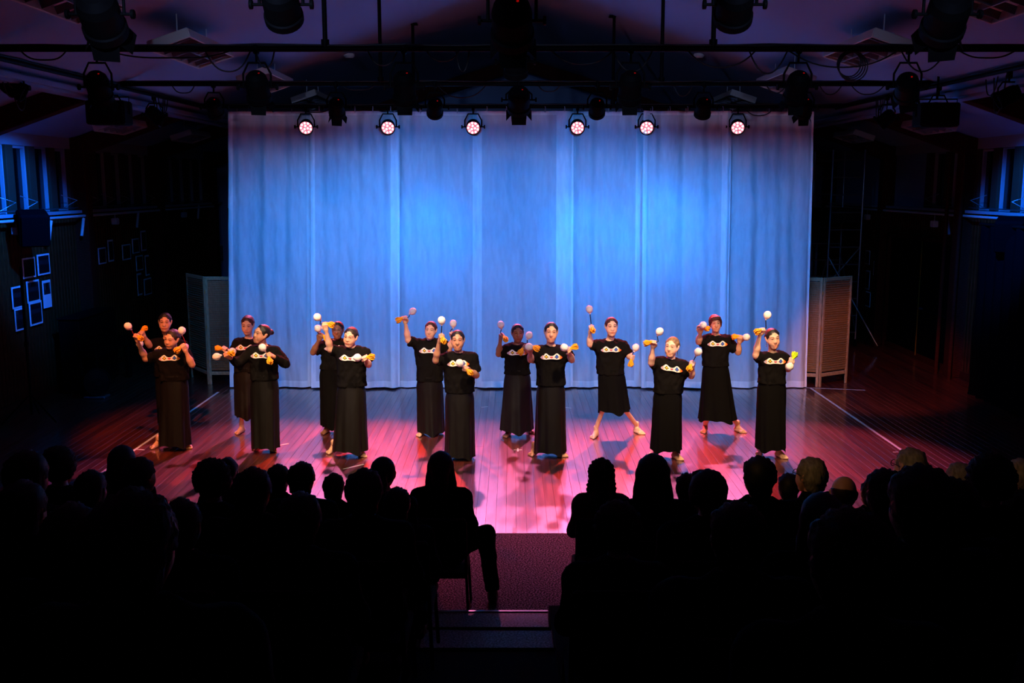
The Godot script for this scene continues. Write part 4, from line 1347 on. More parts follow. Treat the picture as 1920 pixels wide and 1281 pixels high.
func print_texture() -> Material:
	if M.has("print"): return M["print"]
	var w := 160
	var h := 48
	var im := Image.create(w, h, false, Image.FORMAT_RGB8)
	for y in h:
		for x in w:
			var c := Color(0.93, 0.92, 0.9)
			var yy := y - h * 0.5
			if x < 20: c = [Color(0.85, 0.12, 0.1), Color(0.95, 0.9, 0.85), Color(0.15, 0.3, 0.75), Color(0.93, 0.92, 0.9)][int(x + absf(yy) * 0.5) / 5 % 4]
			if x > 138: c = Color(0.95, 0.75, 0.25).lerp(Color(0.85, 0.2, 0.1), clampf((x - 138) / 22.0, 0, 1))
			var d1 := absf(x - 42) + absf(yy)
			if d1 < 17: c = Color(0.05, 0.05, 0.05)
			if absf(absf(x - 42) - absf(yy)) < 5.0 and d1 < 15: c = Color(0.98, 0.8, 0.08)
			var d2 := absf(x - 118) + absf(yy)
			if d2 < 19: c = Color(0.06, 0.07, 0.15)
			if d2 < 15: c = Color(0.1, 0.35, 0.75)
			if absf(x - 104) + absf(yy) < 5 or absf(x - 132) + absf(yy) < 5: c = Color(0.8, 0.15, 0.1)
			if x > 66 and x < 94:
				var e := yy + 2.0 + absf(x - 80.0) * -0.7
				if e > -12 and e < -4 and absf(x - 80) < 13: c = Color(0.15, 0.25, 0.6)
				if yy > -6 + absf(x - 80) * 0.2 and yy < 12 - absf(x - 80) * 1.1: c = Color(0.86, 0.12, 0.08)
				if yy < -8 - absf(x - 80) * 0.3 and yy > -16: c = Color(0.9, 0.3, 0.35)
			im.set_pixel(x, y, c)
	var m := mat("print", Color.WHITE, 0.7)
	m.albedo_texture = ImageTexture.create_from_image(im)
	return m

# ---------------------------------------------------------------- dancers
func dancers() -> void:
	mat("shirt", Color(0.07, 0.066, 0.068), 0.9)
	mat("skirt", Color(0.06, 0.055, 0.055), 0.48)
	mat("matte_skirt", Color(0.048, 0.045, 0.047), 0.85)
	M.shirt.metallic_specular = 0.12
	M.matte_skirt.metallic_specular = 0.15
	M.skirt.metallic_specular = 0.36
	mat("foam", Color(0.92, 0.9, 0.88), 0.8)
	mat("cord", Color(0.03, 0.03, 0.035), 0.7)
	mat("red_cord", Color(0.6, 0.05, 0.05), 0.7)
	mat("wool", Color(0.95, 0.66, 0.07), 0.9)
	mat("lime_wool", Color(0.75, 0.9, 0.08), 0.9)
	for k in 5:
		skin("skin%d" % k, [Color(0.84, 0.66, 0.56), Color(0.80, 0.61, 0.50), Color(0.74, 0.54, 0.43), Color(0.52, 0.34, 0.26), Color(0.86, 0.69, 0.60)][k])
	for e in [["hair_black", Color(0.05, 0.04, 0.038)], ["hair_brown", Color(0.16, 0.09, 0.06)], ["hair_red", Color(0.3, 0.13, 0.07)], ["hair_blond", Color(0.55, 0.42, 0.26)], ["hair_grey", Color(0.6, 0.57, 0.52)], ["hair_dark", Color(0.09, 0.065, 0.055)]]:
		var m := mat(e[0], e[1], 0.62)
		m.vertex_color_use_as_albedo = true
	# px positions in the photograph: F feet, H crown and chin, L and R the arm at the picture's left and right (shoulder, elbow, hand, then how far elbow and hand come
	# forward in metres), B and C the balls of those hands with their distance forward, S hem of the shirt, K skirt left, right, bottom
	var rows := [
		{"l": "leftmost front-row dancer in black looking down, ball raised beside her ear", "w": "the leftmost front-row dancer", "D": 12.45, "F": [297, 842, 353, 842], "H": [327, 616, 321, 655], "yaw": -0.35, "nod": 0.25,
			"L": [291, 662, 273, 673, 255, 634, 0.05, 0.2], "R": [352, 660, 360, 684, 345, 652, 0.08, 0.16], "B": [240, 612, 0.25], "C": [341, 620, 0.18], "S": [327, 712], "K": [298, 358, 833], "skin": 1, "hair": "hair_brown", "open": false, "cord": "red_cord"},
		{"l": "dancer in black in blue light, half hidden behind the leftmost front-row dancer", "w": "the dancer half hidden at the far left", "D": 13.3, "F": [322, 815, 352, 806], "H": [311, 586, 311, 622], "yaw": 0.2, "nod": 0.1,
			"L": [291, 640, 280, 648, 268, 626, 0.1, 0.25], "R": [337, 640, 348, 650, 338, 668, 0.06, 0.25], "B": [262, 645, 0.3], "C": [335, 690, 0.3], "S": [315, 705], "K": [298, 350, 792], "skin": 1, "hair": "hair_dark", "open": false},
		{"l": "dancer in black with eyes lowered, back row, by the left edge of the white cloths", "w": "the dancer by the cloths' left edge", "D": 13.25, "F": [453, 815, 478, 812], "H": [466, 591, 465, 627], "yaw": 0.0, "nod": 0.3,
			"L": [443, 640, 434, 664, 423, 653, 0.1, 0.28], "R": [488, 640, 494, 664, 485, 680, 0.05, 0.15], "B": [436, 659, 0.34], "C": [479, 700, 0.2], "S": [463, 696], "K": [445, 486, 780], "skin": 0, "hair": "hair_red", "open": false},
		{"l": "dancer in a long-sleeved black top with dangling earrings, head turned aside", "w": "the long-sleeved dancer", "D": 12.3, "F": [486, 845, 511, 847], "H": [495, 609, 488, 644], "yaw": -0.75, "nod": 0.0, "long": true,
			"L": [469, 655, 448, 681, 427, 668, 0.06, 0.22], "R": [520, 655, 534, 680, 508, 666, 0.03, 0.24], "B": [406, 669, 0.25], "C": [492, 652, 0.3], "S": [496, 711], "K": [472, 524, 838], "skin": 2, "hair": "hair_black", "open": true, "ear": true},
		{"l": "back-row dancer in black wearing glasses, yellow tassel beside her face", "w": "the dancer wearing glasses", "D": 13.3, "F": [613, 815, 636, 812], "H": [634, 603, 634, 635], "yaw": 0.0, "nod": 0.0,
			"L": [606, 643, 587, 661, 601, 632, 0.1, 0.2], "R": [654, 643, 664, 664, 660, 684, 0.0, 0.1], "B": [596, 616, 0.25], "C": [668, 696, 0.14], "S": [624, 692], "K": [611, 640, 798], "skin": 3, "hair": "hair_black", "open": true, "glasses": true, "matte": true},
		{"l": "front-row dancer in black with arm high, before the one wearing glasses", "w": "the dancer before the one in glasses", "D": 12.1, "F": [625, 851, 677, 857], "H": [660, 614, 656, 650], "yaw": -0.25, "nod": 0.1,
			"L": [633, 656, 619, 655, 610, 612, 0.04, 0.12], "R": [687, 658, 691, 684, 684, 670, 0.04, 0.22], "B": [595, 595, 0.16], "C": [671, 670, 0.3], "S": [659, 723], "K": [624, 690, 843], "skin": 0, "hair": "hair_brown", "open": false},
		{"l": "dancer in black holding a ball up at full reach, back row, left of centre", "w": "the back-row dancer reaching up left of centre", "D": 13.2, "F": [791, 819, 815, 812], "H": [809, 603, 807, 635], "yaw": -0.15, "nod": 0.0,
			"L": [779, 641, 765, 638, 759, 598, 0.05, 0.1], "R": [832, 641, 842, 655, 851, 628, 0.0, 0.1], "B": [774, 584, 0.12], "C": [850, 607, 0.12], "S": [805, 714], "K": [784, 833, 810], "skin": 0, "hair": "hair_red", "open": true},
		{"l": "front-row dancer in black left of centre, yellow tassel raised beside her head", "w": "the front-row dancer left of centre", "D": 12.0, "F": [842, 853, 873, 860], "H": [858, 619, 859, 657], "yaw": 0.0, "nod": 0.0,
			"L": [830, 667, 817, 676, 825, 633, 0.08, 0.2], "R": [890, 666, 893, 704, 876, 690, 0.05, 0.24], "B": [828, 601, 0.22], "C": [862, 681, 0.3], "S": [862, 735], "K": [834, 890, 855], "skin": 2, "hair": "hair_black", "open": true},
		{"l": "dancer in black with dark slicked hair and satin skirt, back row, centre", "w": "the back-row dancer at the centre", "D": 13.1, "F": [953, 821, 992, 815], "H": [970, 608, 971, 641], "yaw": 0.1, "nod": 0.05,
			"L": [947, 651, 935, 664, 939, 632, 0.05, 0.14], "R": [991, 651, 1000, 676, 986, 654, 0.08, 0.22], "B": [939, 609, 0.17], "C": [992, 629, 0.24], "S": [970, 701], "K": [938, 999, 806], "skin": 3, "hair": "hair_black", "open": false},
		{"l": "broadly smiling centre front dancer in black, both hands lifted, satin skirt", "w": "the broadly smiling centre dancer", "D": 12.12, "F": [1001, 855, 1051, 857], "H": [1034, 604, 1032, 642], "yaw": 0.0, "nod": 0.0,
			"L": [1006, 654, 995, 675, 994, 656, 0.08, 0.28], "R": [1061, 654, 1072, 675, 1065, 656, 0.06, 0.25], "B": [992, 650, 0.36], "C": [1059, 652, 0.33], "S": [1033, 722], "K": [1001, 1061, 846], "skin": 1, "hair": "hair_black", "open": true},
		{"l": "tall dancer in black with a short knee-length skirt, legs wide apart, back row", "w": "the dancer in the knee-length skirt", "D": 13.0, "F": [1117, 823, 1192, 812], "H": [1146, 595, 1146, 630], "yaw": 0.05, "nod": 0.0,
			"L": [1115, 643, 1106, 646, 1106, 616, 0.05, 0.1], "R": [1170, 643, 1180, 668, 1187, 671, 0.05, 0.2], "B": [1105, 580, 0.1], "C": [1192, 652, 0.2], "S": [1145, 701], "K": [1121, 1180, 770], "skin": 4, "hair": "hair_red", "open": false, "matte": true},
		{"l": "fair-haired front-row dancer in black, mouth open, head turned aside", "w": "the fair-haired dancer", "D": 12.0, "F": [1225, 855, 1266, 863], "H": [1261, 632, 1257, 669], "yaw": -0.5, "nod": 0.0,
			"L": [1227, 674, 1221, 681, 1225, 643, 0.06, 0.14], "R": [1288, 684, 1296, 705, 1300, 685, 0.04, 0.18], "B": [1237, 622, 0.2], "C": [1309, 660, 0.24], "S": [1252, 736], "K": [1221, 1277, 843], "skin": 4, "hair": "hair_blond", "open": true, "ear": true, "matte": true},
		{"l": "back-row dancer in black with chin-length reddish hair and flared skirt", "w": "the dancer with chin-length hair", "D": 13.2, "F": [1322, 813, 1383, 813], "H": [1340, 592, 1341, 622], "yaw": -0.05, "nod": -0.05, "bob": true,
			"L": [1319, 634, 1310, 641, 1314, 618, 0.06, 0.18], "R": [1368, 634, 1384, 661, 1387, 636, 0.05, 0.16], "B": [1317, 610, 0.24], "C": [1397, 632, 0.22], "S": [1341, 686], "K": [1309, 1380, 786], "skin": 1, "hair": "hair_red", "open": true, "matte": true},
		{"l": "rightmost front-row dancer in black with drop earrings, one tassel lime yellow", "w": "the rightmost dancer", "D": 12.05, "F": [1424, 853, 1460, 860], "H": [1446, 616, 1449, 653], "yaw": 0.1, "nod": 0.1,
			"L": [1427, 667, 1417, 667, 1426, 620, 0.03, 0.1], "R": [1474, 667, 1477, 692, 1481, 677, 0.04, 0.22], "B": [1439, 591, 0.12], "C": [1480, 686, 0.3], "S": [1447, 718], "K": [1418, 1472, 841], "skin": 4, "hair": "hair_black", "open": true, "ear": true, "matte": true}]
	for e in rows: dancer(e)

func dancer(e: Dictionary) -> void:
	var D: float = e.D
	var feet := [on_floor(e.F[0], e.F[1] - 4), on_floor(e.F[2], e.F[3] - 4)]
	for k in 2: feet[k].z = clampf(feet[k].z, -D - 0.3, -D + 0.3)
	var base := Vector3((feet[0].x + feet[1].x) * 0.5, 0, -D)
	var o := thing("person", e.l, "person", base, 0.0, "dancers with poi")
	var P := func(px: float, py: float, dz := 0.0) -> Vector3: return at(px, py, D - dz) - base
	var top: Vector3 = P.call(e.H[0], e.H[1])
	var chin: Vector3 = P.call(e.H[2], e.H[3])
	var up: Vector3 = (top - chin).normalized()
	var sc := clampf((top - chin).length() / 0.232, 0.93, 1.06)
	var hc: Vector3 = top.lerp(chin, 0.5) + Vector3(0, 0, 0.03)
	var fwd := Vector3(sin(e.yaw) * cos(e.nod), -sin(e.nod), cos(e.yaw) * cos(e.nod))
	fwd = (fwd - up * (up.dot(fwd) + sin(e.nod) * 0.8)).normalized()
	var hx := up.cross(fwd).normalized()
	var hb := Basis(hx, fwd.cross(hx).normalized(), fwd).scaled(Vector3.ONE * sc)
	var ht := Transform3D(hb, hc)
	var sh := [P.call(e.L[0], e.L[1]), P.call(e.R[0], e.R[1])]
	var el := [P.call(e.L[2], e.L[3], e.L[6]), P.call(e.R[2], e.R[3], e.R[6])]
	var ha := [P.call(e.L[4], e.L[5], e.L[7]), P.call(e.R[4], e.R[5], e.R[7])]
	var ball := [P.call(e.B[0], e.B[1], e.B[2]), P.call(e.C[0], e.C[1], e.C[2])]
	var across: Vector3 = (sh[1] - sh[0])
	var half := clampf(across.length() * 0.5, 0.16, 0.2)
	var mid: Vector3 = (sh[0] + sh[1]) * 0.5
	across = across.normalized()
	var neck := Vector3(lerpf(mid.x, hc.x, 0.35), mid.y + 0.045, -0.015)
	for k in 2: sh[k] = mid + across * half * (2.0 * k - 1.0) * 0.9 - Vector3(0, 0.03, 0)
	var hip: Vector3 = P.call(e.S[0], e.S[1]) + Vector3(0, 0.05, 0)
	var chest := neck.lerp(hip, 0.3) + Vector3(0, 0, 0.01)
	# the body, one surface
	var f := Field.new()
	f.k = 0.035
	f.bone(hip - across * 0.065, hip + across * 0.065, 0.085, 0.085)
	f.bone(hip, chest, 0.08, 0.085)
	f.bone(chest - across * 0.06, chest + across * 0.06, 0.082, 0.082)
	f.bone(neck + Vector3(0, -0.03, 0), hc - hb.y * 0.06 - hb.z * 0.022, 0.05, 0.043)
	var kl: Vector3 = P.call(e.K[0], e.K[2])
	var kr: Vector3 = P.call(e.K[1], e.K[2])
	var hem_half := (kr.x - kl.x) * 0.5
	var hem_c := Vector3((kl.x + kr.x) * 0.5, kl.y, 0.02)
	var wrist := []
	for k in 2:
		f.bone(neck + Vector3(0, -0.045, 0), sh[k], 0.045, 0.047)
		f.bone(sh[k], el[k], 0.043, 0.035)
		var fa: Vector3 = (ha[k] - el[k])
		wrist.append(ha[k] - fa.normalized() * 0.065)
		f.bone(el[k], el[k].lerp(wrist[k], 0.35), 0.035, 0.037)
		f.bone(el[k].lerp(wrist[k], 0.35), wrist[k], 0.037, 0.023)
		var ft: Vector3 = feet[k] - base
		var hj := hip + across * (0.07 * (2.0 * k - 1.0)) + Vector3(0, -0.05, 0)
		var kn := hj.lerp(ft + Vector3(0, 0.08, 0), 0.5) + Vector3(0, 0, 0.015)
		var an := ft + Vector3(0, 0.1, -0.01)
		var q := hem_c + Vector3(clampf(ft.x - hem_c.x, 0.065 - hem_half, hem_half - 0.065), 0.02, -0.01)   # where the leg leaves the skirt
		if kl.y < kn.y:
			var l := kn.lerp(q, 0.0)
			var fr := (hj.y - kn.y) / (hj.y - q.y)
			l.x = lerpf(hj.x, q.x, fr)
			f.bone(hj, l, 0.07, 0.05)
			f.bone(l, l.lerp(q, 0.45) - Vector3(0, 0, 0.015), 0.048, 0.048)
			f.bone(l.lerp(q, 0.45) - Vector3(0, 0, 0.015), q, 0.048, 0.033)
			f.bone(q, an, 0.033, 0.03)
		else:
			f.bone(hj, q, 0.07, 0.054)
			var calf := q.lerp(an, 0.4) - Vector3(0, 0, 0.012)
			f.bone(q, calf, 0.054, 0.05)
			f.bone(calf, an, 0.05, 0.031)
	var bb := bounds([hc, hip, neck] + sh + el + wrist + [feet[0] - base, feet[1] - base], 0.14)
	var body := f.net(0.016, bb[0], bb[1])
	body.append(head_shape(e.open), ht)
	var holes := []
	for k in 2:
		var y: Vector3 = (ha[k] - el[k]).normalized()
		var t := Transform3D(frame_of(y, ball[k] - ha[k], k == 1), wrist[k])
		body.append(fist(), t)
		holes.append([t * Vector3(0, 0.083, 0.026), t.basis.x])
		var ft: Vector3 = feet[k] - base
		body.append(foot(), Transform3D(Basis(Vector3.UP, (0.25 if k else -0.25) + (ft.x * 0.8)), ft))
	obj("body", body.mesh(), M["skin%d" % e.skin], o)
	# hair
	obj("hair", (MB.new().append(hair_shape("bob" if e.has("bob") else "slick"), ht)).mesh(), M[e.hair], o)
	# shirt: loose over the torso, sleeves cut off square
	var g := Field.new()
	g.k = 0.045
	var co := half - 0.098
	var hem_y: float = P.call(e.S[0], e.S[1]).y
	var low := Vector3(hip.x, hem_y - 0.03, 0.0)
	for s: float in [-1.0, 1.0]:
		g.bone(chest + across * co * s, low + across * 0.056 * s, 0.104, 0.118)
	g.bone(chest - across * co, chest + across * co, 0.104, 0.104)
	g.bone(low - across * 0.056, low + across * 0.056, 0.118, 0.118)
	g.bone(chest, low, 0.108, 0.118)
	for k in 2:
		g.bone(neck + Vector3(0, -0.045, 0), sh[k], 0.058, 0.058)
		if e.has("long"):
			g.bone(sh[k], el[k], 0.062, 0.06)
			g.bone(el[k], wrist[k], 0.06, 0.04, true)
		else:
			var cut: Vector3 = sh[k].lerp(el[k], clampf(0.19 / maxf((el[k] - sh[k]).length(), 0.05), 0.5, 0.85))
			g.bone(sh[k], cut, 0.06, 0.072, true)
	g.N.append(Vector3(0, -1, 0)); g.NC.append(-hem_y)
	g.S.append(Vector4(neck.x, neck.y + 0.06, neck.z + 0.02, 0.08))
	var pts := [neck, low + across * 0.1, low - across * 0.1] + sh
	pts += el + wrist if e.has("long") else el
	bb = bounds(pts, 0.16)
	var shirt := g.net(0.015, bb[0], bb[1])
	for q in shirt.v.size():
		var p := shirt.v[q]
		var d := noise.get_noise_3d(p.x * 8.0 + base.x * 3.0, p.y * 5.0 + p.x * 4.0, p.z * 6.0) * 0.018 + noise.get_noise_3d(p.x * 22.0, p.y * 11.0 + base.x, p.z * 14.0) * 0.011
		shirt.v[q] = p + shirt.n[q] * d
	_renormal(shirt)
	var so := obj("shirt", shirt.mesh(), M.shirt, o)
	# the print across the chest, laid on the cloth
	var pc := neck.lerp(hip, 0.27)
	var every := PackedInt32Array(range(g.A.size()))
	var patch := func(u: float, w: float) -> Vector3:
		var s := u * 2.0 - 1.0
		var lobe := exp(-pow((absf(s) - 0.5) / 0.24, 2.0))
		var hh := (0.019 + 0.019 * lobe) * (1.0 if absf(s) < 0.82 else 1.0 - (absf(s) - 0.82) / 0.26)
		var p: Vector3 = pc + across * s * 0.135 + Vector3(0, 0.012 * lobe - 0.012 + hh * (1.0 - 2.0 * w), 0.3)
		for q in 9:
			p.z -= maxf(g.at(p, every), 0.0) * 0.95
		p.z += 0.013
		return p
	obj("chest_print", MB.new().grid(26, 5, patch, true).mesh(), print_texture(), so)
	# skirt
	var ph := base.x * 5.0
	var top_y := hem_y + 0.07
	var sk := func(u: float, w: float) -> Vector3:
		var a := u * TAU
		var c := Vector3(hip.x, top_y, 0.0).lerp(hem_c, w)
		var wx := lerpf(lerpf(0.156, 0.18, smoothstep(0.0, 0.2, w)), maxf(hem_half, 0.16), pow(maxf(w - 0.12, 0.0) / 0.88, 1.1))
		var wz := lerpf(0.124, clampf(hem_half * 0.85, 0.15, 0.2), pow(w, 1.1))
		var am := 0.006 + 0.055 * pow(w, 1.4)
		var r := 1.0 + am * (sin(a * 5.0 + ph) + 0.7 * sin(a * 9.0 + ph * 2.0 + w * 1.5) + 0.4 * sin(a * 14.0 + ph)) + 0.02 * noise.get_noise_3d(cos(a) * 2.0, w * 5.0, sin(a) * 2.0 + ph)
		return c + Vector3(cos(a) * wx * r, w * w * (0.022 * sin(a * 3.0 + ph) + 0.012 * sin(a * 7.0 + ph * 2.0)), sin(a) * wz * r)
	var skirt := MB.new()
	skirt.grid(96, 34, sk, false, true)
	obj("skirt", skirt.mesh(), M.matte_skirt if e.has("matte") else M.skirt, o)
	obj("waistband", MB.new().grid(64, 2, func(u, w): return sk.call(u, 0.02 + 0.06 * w) + Vector3(cos(u * TAU), 0, sin(u * TAU)) * 0.004, false, true).mesh(), M.matte_skirt, o)
	if e.has("ear"):
		for s: float in [-1.0, 1.0]:
			var p := ht * Vector3(s * 0.071, -0.028, -0.004)
			obj("earring", MB.new().tube([p, p - Vector3(0, 0.05, 0)], 0.004, 6).lathe([Vector2(0, 0.01), Vector2(0.009, 0), Vector2(0, -0.012)], 8, Transform3D(Basis(), p - Vector3(0, 0.055, 0))).mesh(), M.steel, o)
	if e.has("glasses"):
		var gl := MB.new()
		for s: float in [-1.0, 1.0]:
			var ring := []
			for q in 17: ring.append(ht * Vector3(s * 0.032 + cos(TAU * q / 16.0) * 0.025, 0.012 + sin(TAU * q / 16.0) * 0.021, 0.092 - absf(cos(TAU * q / 16.0)) * 0.004))
			gl.tube(ring, 0.0022, 6, -1.0, false)
			gl.tube([ht * Vector3(s * 0.057, 0.016, 0.088), ht * Vector3(s * 0.076, 0.016, -0.01)], 0.002, 5)
		gl.tube([ht * Vector3(-0.008, 0.016, 0.094), ht * Vector3(0.008, 0.016, 0.094)], 0.0022, 5)
		obj("glasses", gl.mesh(), M.steel, o)
	# the poi in each hand
	for k in 2:
		var raised: bool = e.L[5] < e.R[5] if k == 0 else e.R[5] <= e.L[5]
		poi("white poi ball in the %s hand of %s" % ["higher" if raised else "lower", e.w], base + holes[k][0], base + ball[k], holes[k][1], "lime_wool" if k == 1 and e.w == "the rightmost dancer" else "wool", e.get("cord", "cord"))

func _renormal(m: MB) -> void:
	for q in m.n.size(): m.n[q] = Vector3.ZERO
	for q in range(0, m.i.size(), 3):
		var a := m.i[q]; var b := m.i[q + 1]; var d := m.i[q + 2]
		var g := (m.v[d] - m.v[a]).cross(m.v[b] - m.v[a])
		m.n[a] += g; m.n[b] += g; m.n[d] += g
	for q in m.n.size(): m.n[q] = m.n[q].normalized()

func poi(label: String, hole: Vector3, ball: Vector3, thumb: Vector3, wool: String, cord: String) -> void:
	var o := thing("poi", label, "poi", hole, 0.0, "poi swung by the dancers")
	var c := ball - hole
	var d := c.normalized()
	if c.length() < 0.1:
		c = d * 0.1 + Vector3(0, 0, 0.03)
	if not cache.has("poi_ball"):
		var prof := []
		for k in 15:
			var a := PI * k / 14.0
			pass
		var m := MB.new()
		m.grid(28, 16, func(u, w):
			var a: float = u * TAU
			var b: float = w * PI
			var r := 1.0 + 0.025 * sin(a * 8.0) * sin(b)
			return Vector3(cos(a) * sin(b) * 0.047 * r, -cos(b) * 0.051, sin(a) * sin(b) * 0.047 * r), false, true)
		m.lathe([Vector2(0.016, -0.045), Vector2(0.013, -0.06), Vector2(0.006, -0.068)], 12, Transform3D())
		cache["poi_ball"] = m
		var wm := MB.new()
		var r2 := RandomNumberGenerator.new()
		r2.seed = 5
		for k in 26:
			var a := TAU * k / 26.0 * 5.0
			var sp := 0.01 + 0.02 * r2.randf()
			var l := r2.randf_range(0.06, 0.09)
			wm.tube([Vector3(0, 0.012, 0), Vector3(cos(a) * sp * 0.8, -l * 0.35, sin(a) * sp * 0.8), Vector3(cos(a + 0.3) * sp * 1.25, -l * 0.75, sin(a + 0.3) * sp * 1.25), Vector3(cos(a + 0.5) * sp * 1.15, -l, sin(a + 0.5) * sp * 1.15)], 0.0105, 6, 0.006)
		wm.lathe([Vector2(0, 0.024), Vector2(0.018, 0.014), Vector2(0.02, -0.004), Vector2(0.014, -0.016)], 12, Transform3D())
		cache["poi_wool"] = wm
	obj("ball", MB.new().append(cache.poi_ball, Transform3D(along(d), c)).mesh(), M.foam, o)
	obj("cord", MB.new().tube([-thumb * 0.04, thumb * 0.03, thumb * 0.05 + d * 0.02, c - d * 0.06], 0.006, 7).mesh(), M[cord], o)
	var hang := (-thumb + Vector3(0, -0.35, 0.35)).normalized()
	obj("tassel", MB.new().append(cache.poi_wool, Transform3D(along(-hang), -thumb * 0.035 + Vector3(0, 0, 0.012))).mesh(), M[wool], o)

# ---------------------------------------------------------------- audience, seated with their backs to the camera
func seated(kind: int) -> Node3D:      # 0 slim, 1 medium, 2 broad, 3 with one leg out into the aisle; faces -z, floor at y = 0
	var wide := [0.165, 0.19, 0.215, 0.17][kind] as float
	var bulk := [0.9, 1.0, 1.15, 0.92][kind] as float
	var hip := Vector3(0, 0.53, 0)
	var neck := Vector3(0, 1.05, 0.07)
	var hc := Vector3(0, 1.21, 0.03)
	var f := Field.new()
	f.k = 0.05
	var g := Field.new()
	g.k = 0.06
	var head := Transform3D(Basis(Vector3.UP, PI).scaled(Vector3.ONE * 1.1), hc)
	for m in [f, g]:
		var x := 0.0 if m == f else 0.014
		m.bone(hip - Vector3(0.08, 0, 0), hip + Vector3(0.08, 0, 0), 0.115 * bulk + x, 0.115 * bulk + x)
		m.bone(hip, Vector3(0, 0.88, 0.05), 0.115 * bulk + x, 0.115 * bulk + x)
		m.bone(Vector3(-wide * 0.45, 0.88, 0.05), Vector3(wide * 0.45, 0.88, 0.05), 0.105 * bulk + x, 0.105 * bulk + x)
		for s: float in [-1.0, 1.0]:
			var sh := Vector3(s * wide, 0.985, 0.055)
			var el := Vector3(s * (wide + 0.055), 0.73, 0.0)
			var ha := Vector3(s * 0.07, 0.66, -0.24)
			m.bone(neck + Vector3(0, -0.02, 0), sh, 0.058 + x, 0.06 * bulk + x)
			m.bone(sh, el, 0.052 * bulk + x, 0.042 * bulk + x)
			m.bone(el, ha, 0.042 * bulk + x, 0.026 + x * 0.7, m == g)
			var kn := Vector3(s * 0.1, 0.535, -0.42)
			var an := Vector3(s * 0.11, 0.1, -0.38)
			if kind == 3 and s > 0:
				kn = Vector3(0.34, 0.55, -0.28)
				an = Vector3(0.4, 0.1, -0.2)
			m.bone(hip + Vector3(s * 0.085, -0.01, -0.02), kn, 0.088 * bulk + x, 0.062 + x)
			m.bone(kn, an, 0.06 + x, 0.036 + x * 1.6, m == g)
	f.bone(neck + Vector3(0, -0.05, 0), hc + Vector3(0, -0.05, 0.01), 0.055, 0.047)
	g.bone(neck, neck + Vector3(0, 0.035, 0), 0.075, 0.07, true)
	var body := f.net(0.02, Vector3(-0.5, -0.02, -0.6), Vector3(0.62, 1.4, 0.32))
	body.append(head_shape(false), head)
	for s: float in [-1.0, 1.0]:
		body.append(fist(), Transform3D(frame_of(Vector3(-s * 0.5, -0.12, -0.6), Vector3(-s, 0.6, 0.2), s < 0), Vector3(s * 0.066, 0.66, -0.25)))
	var o := Node3D.new()
	obj("body", body.mesh(), M.skin1, o)
	var cloth := g.net(0.02, Vector3(-0.55, -0.02, -0.62), Vector3(0.65, 1.4, 0.34))
	for q in cloth.v.size():
		var p := cloth.v[q]
		cloth.v[q] = p + cloth.n[q] * (noise.get_noise_3d(p.x * 7.0 + kind * 9.0, p.y * 5.0, p.z * 7.0) * 0.014)
	_renormal(cloth)
	obj("clothing", cloth.mesh(), M.coat0, o)
	for s: float in [-1.0, 1.0]:
		var an := Vector3(s * 0.11, 0, -0.38)
		if kind == 3 and s > 0: an = Vector3(0.4, 0, -0.2)
		var h := Field.new()
		h.k = 0.02
		h.bone(an + Vector3(0, 0.045, 0.05), an + Vector3(0, 0.05, -0.03), 0.04, 0.042)
		h.bone(an + Vector3(0, 0.045, -0.03), an + Vector3(s * 0.01, 0.032, -0.17), 0.042, 0.03)
		h.bone(an + Vector3(0, 0.05, 0), an + Vector3(0, 0.11, 0.0), 0.04, 0.04)
		h.N.append(Vector3(0, -1, 0)); h.NC.append(0.0)
		obj("shoe", h.net(0.012, an + Vector3(-0.09, -0.02, -0.24), an + Vector3(0.09, 0.2, 0.14)).mesh(), M.shoe, o)
	return o

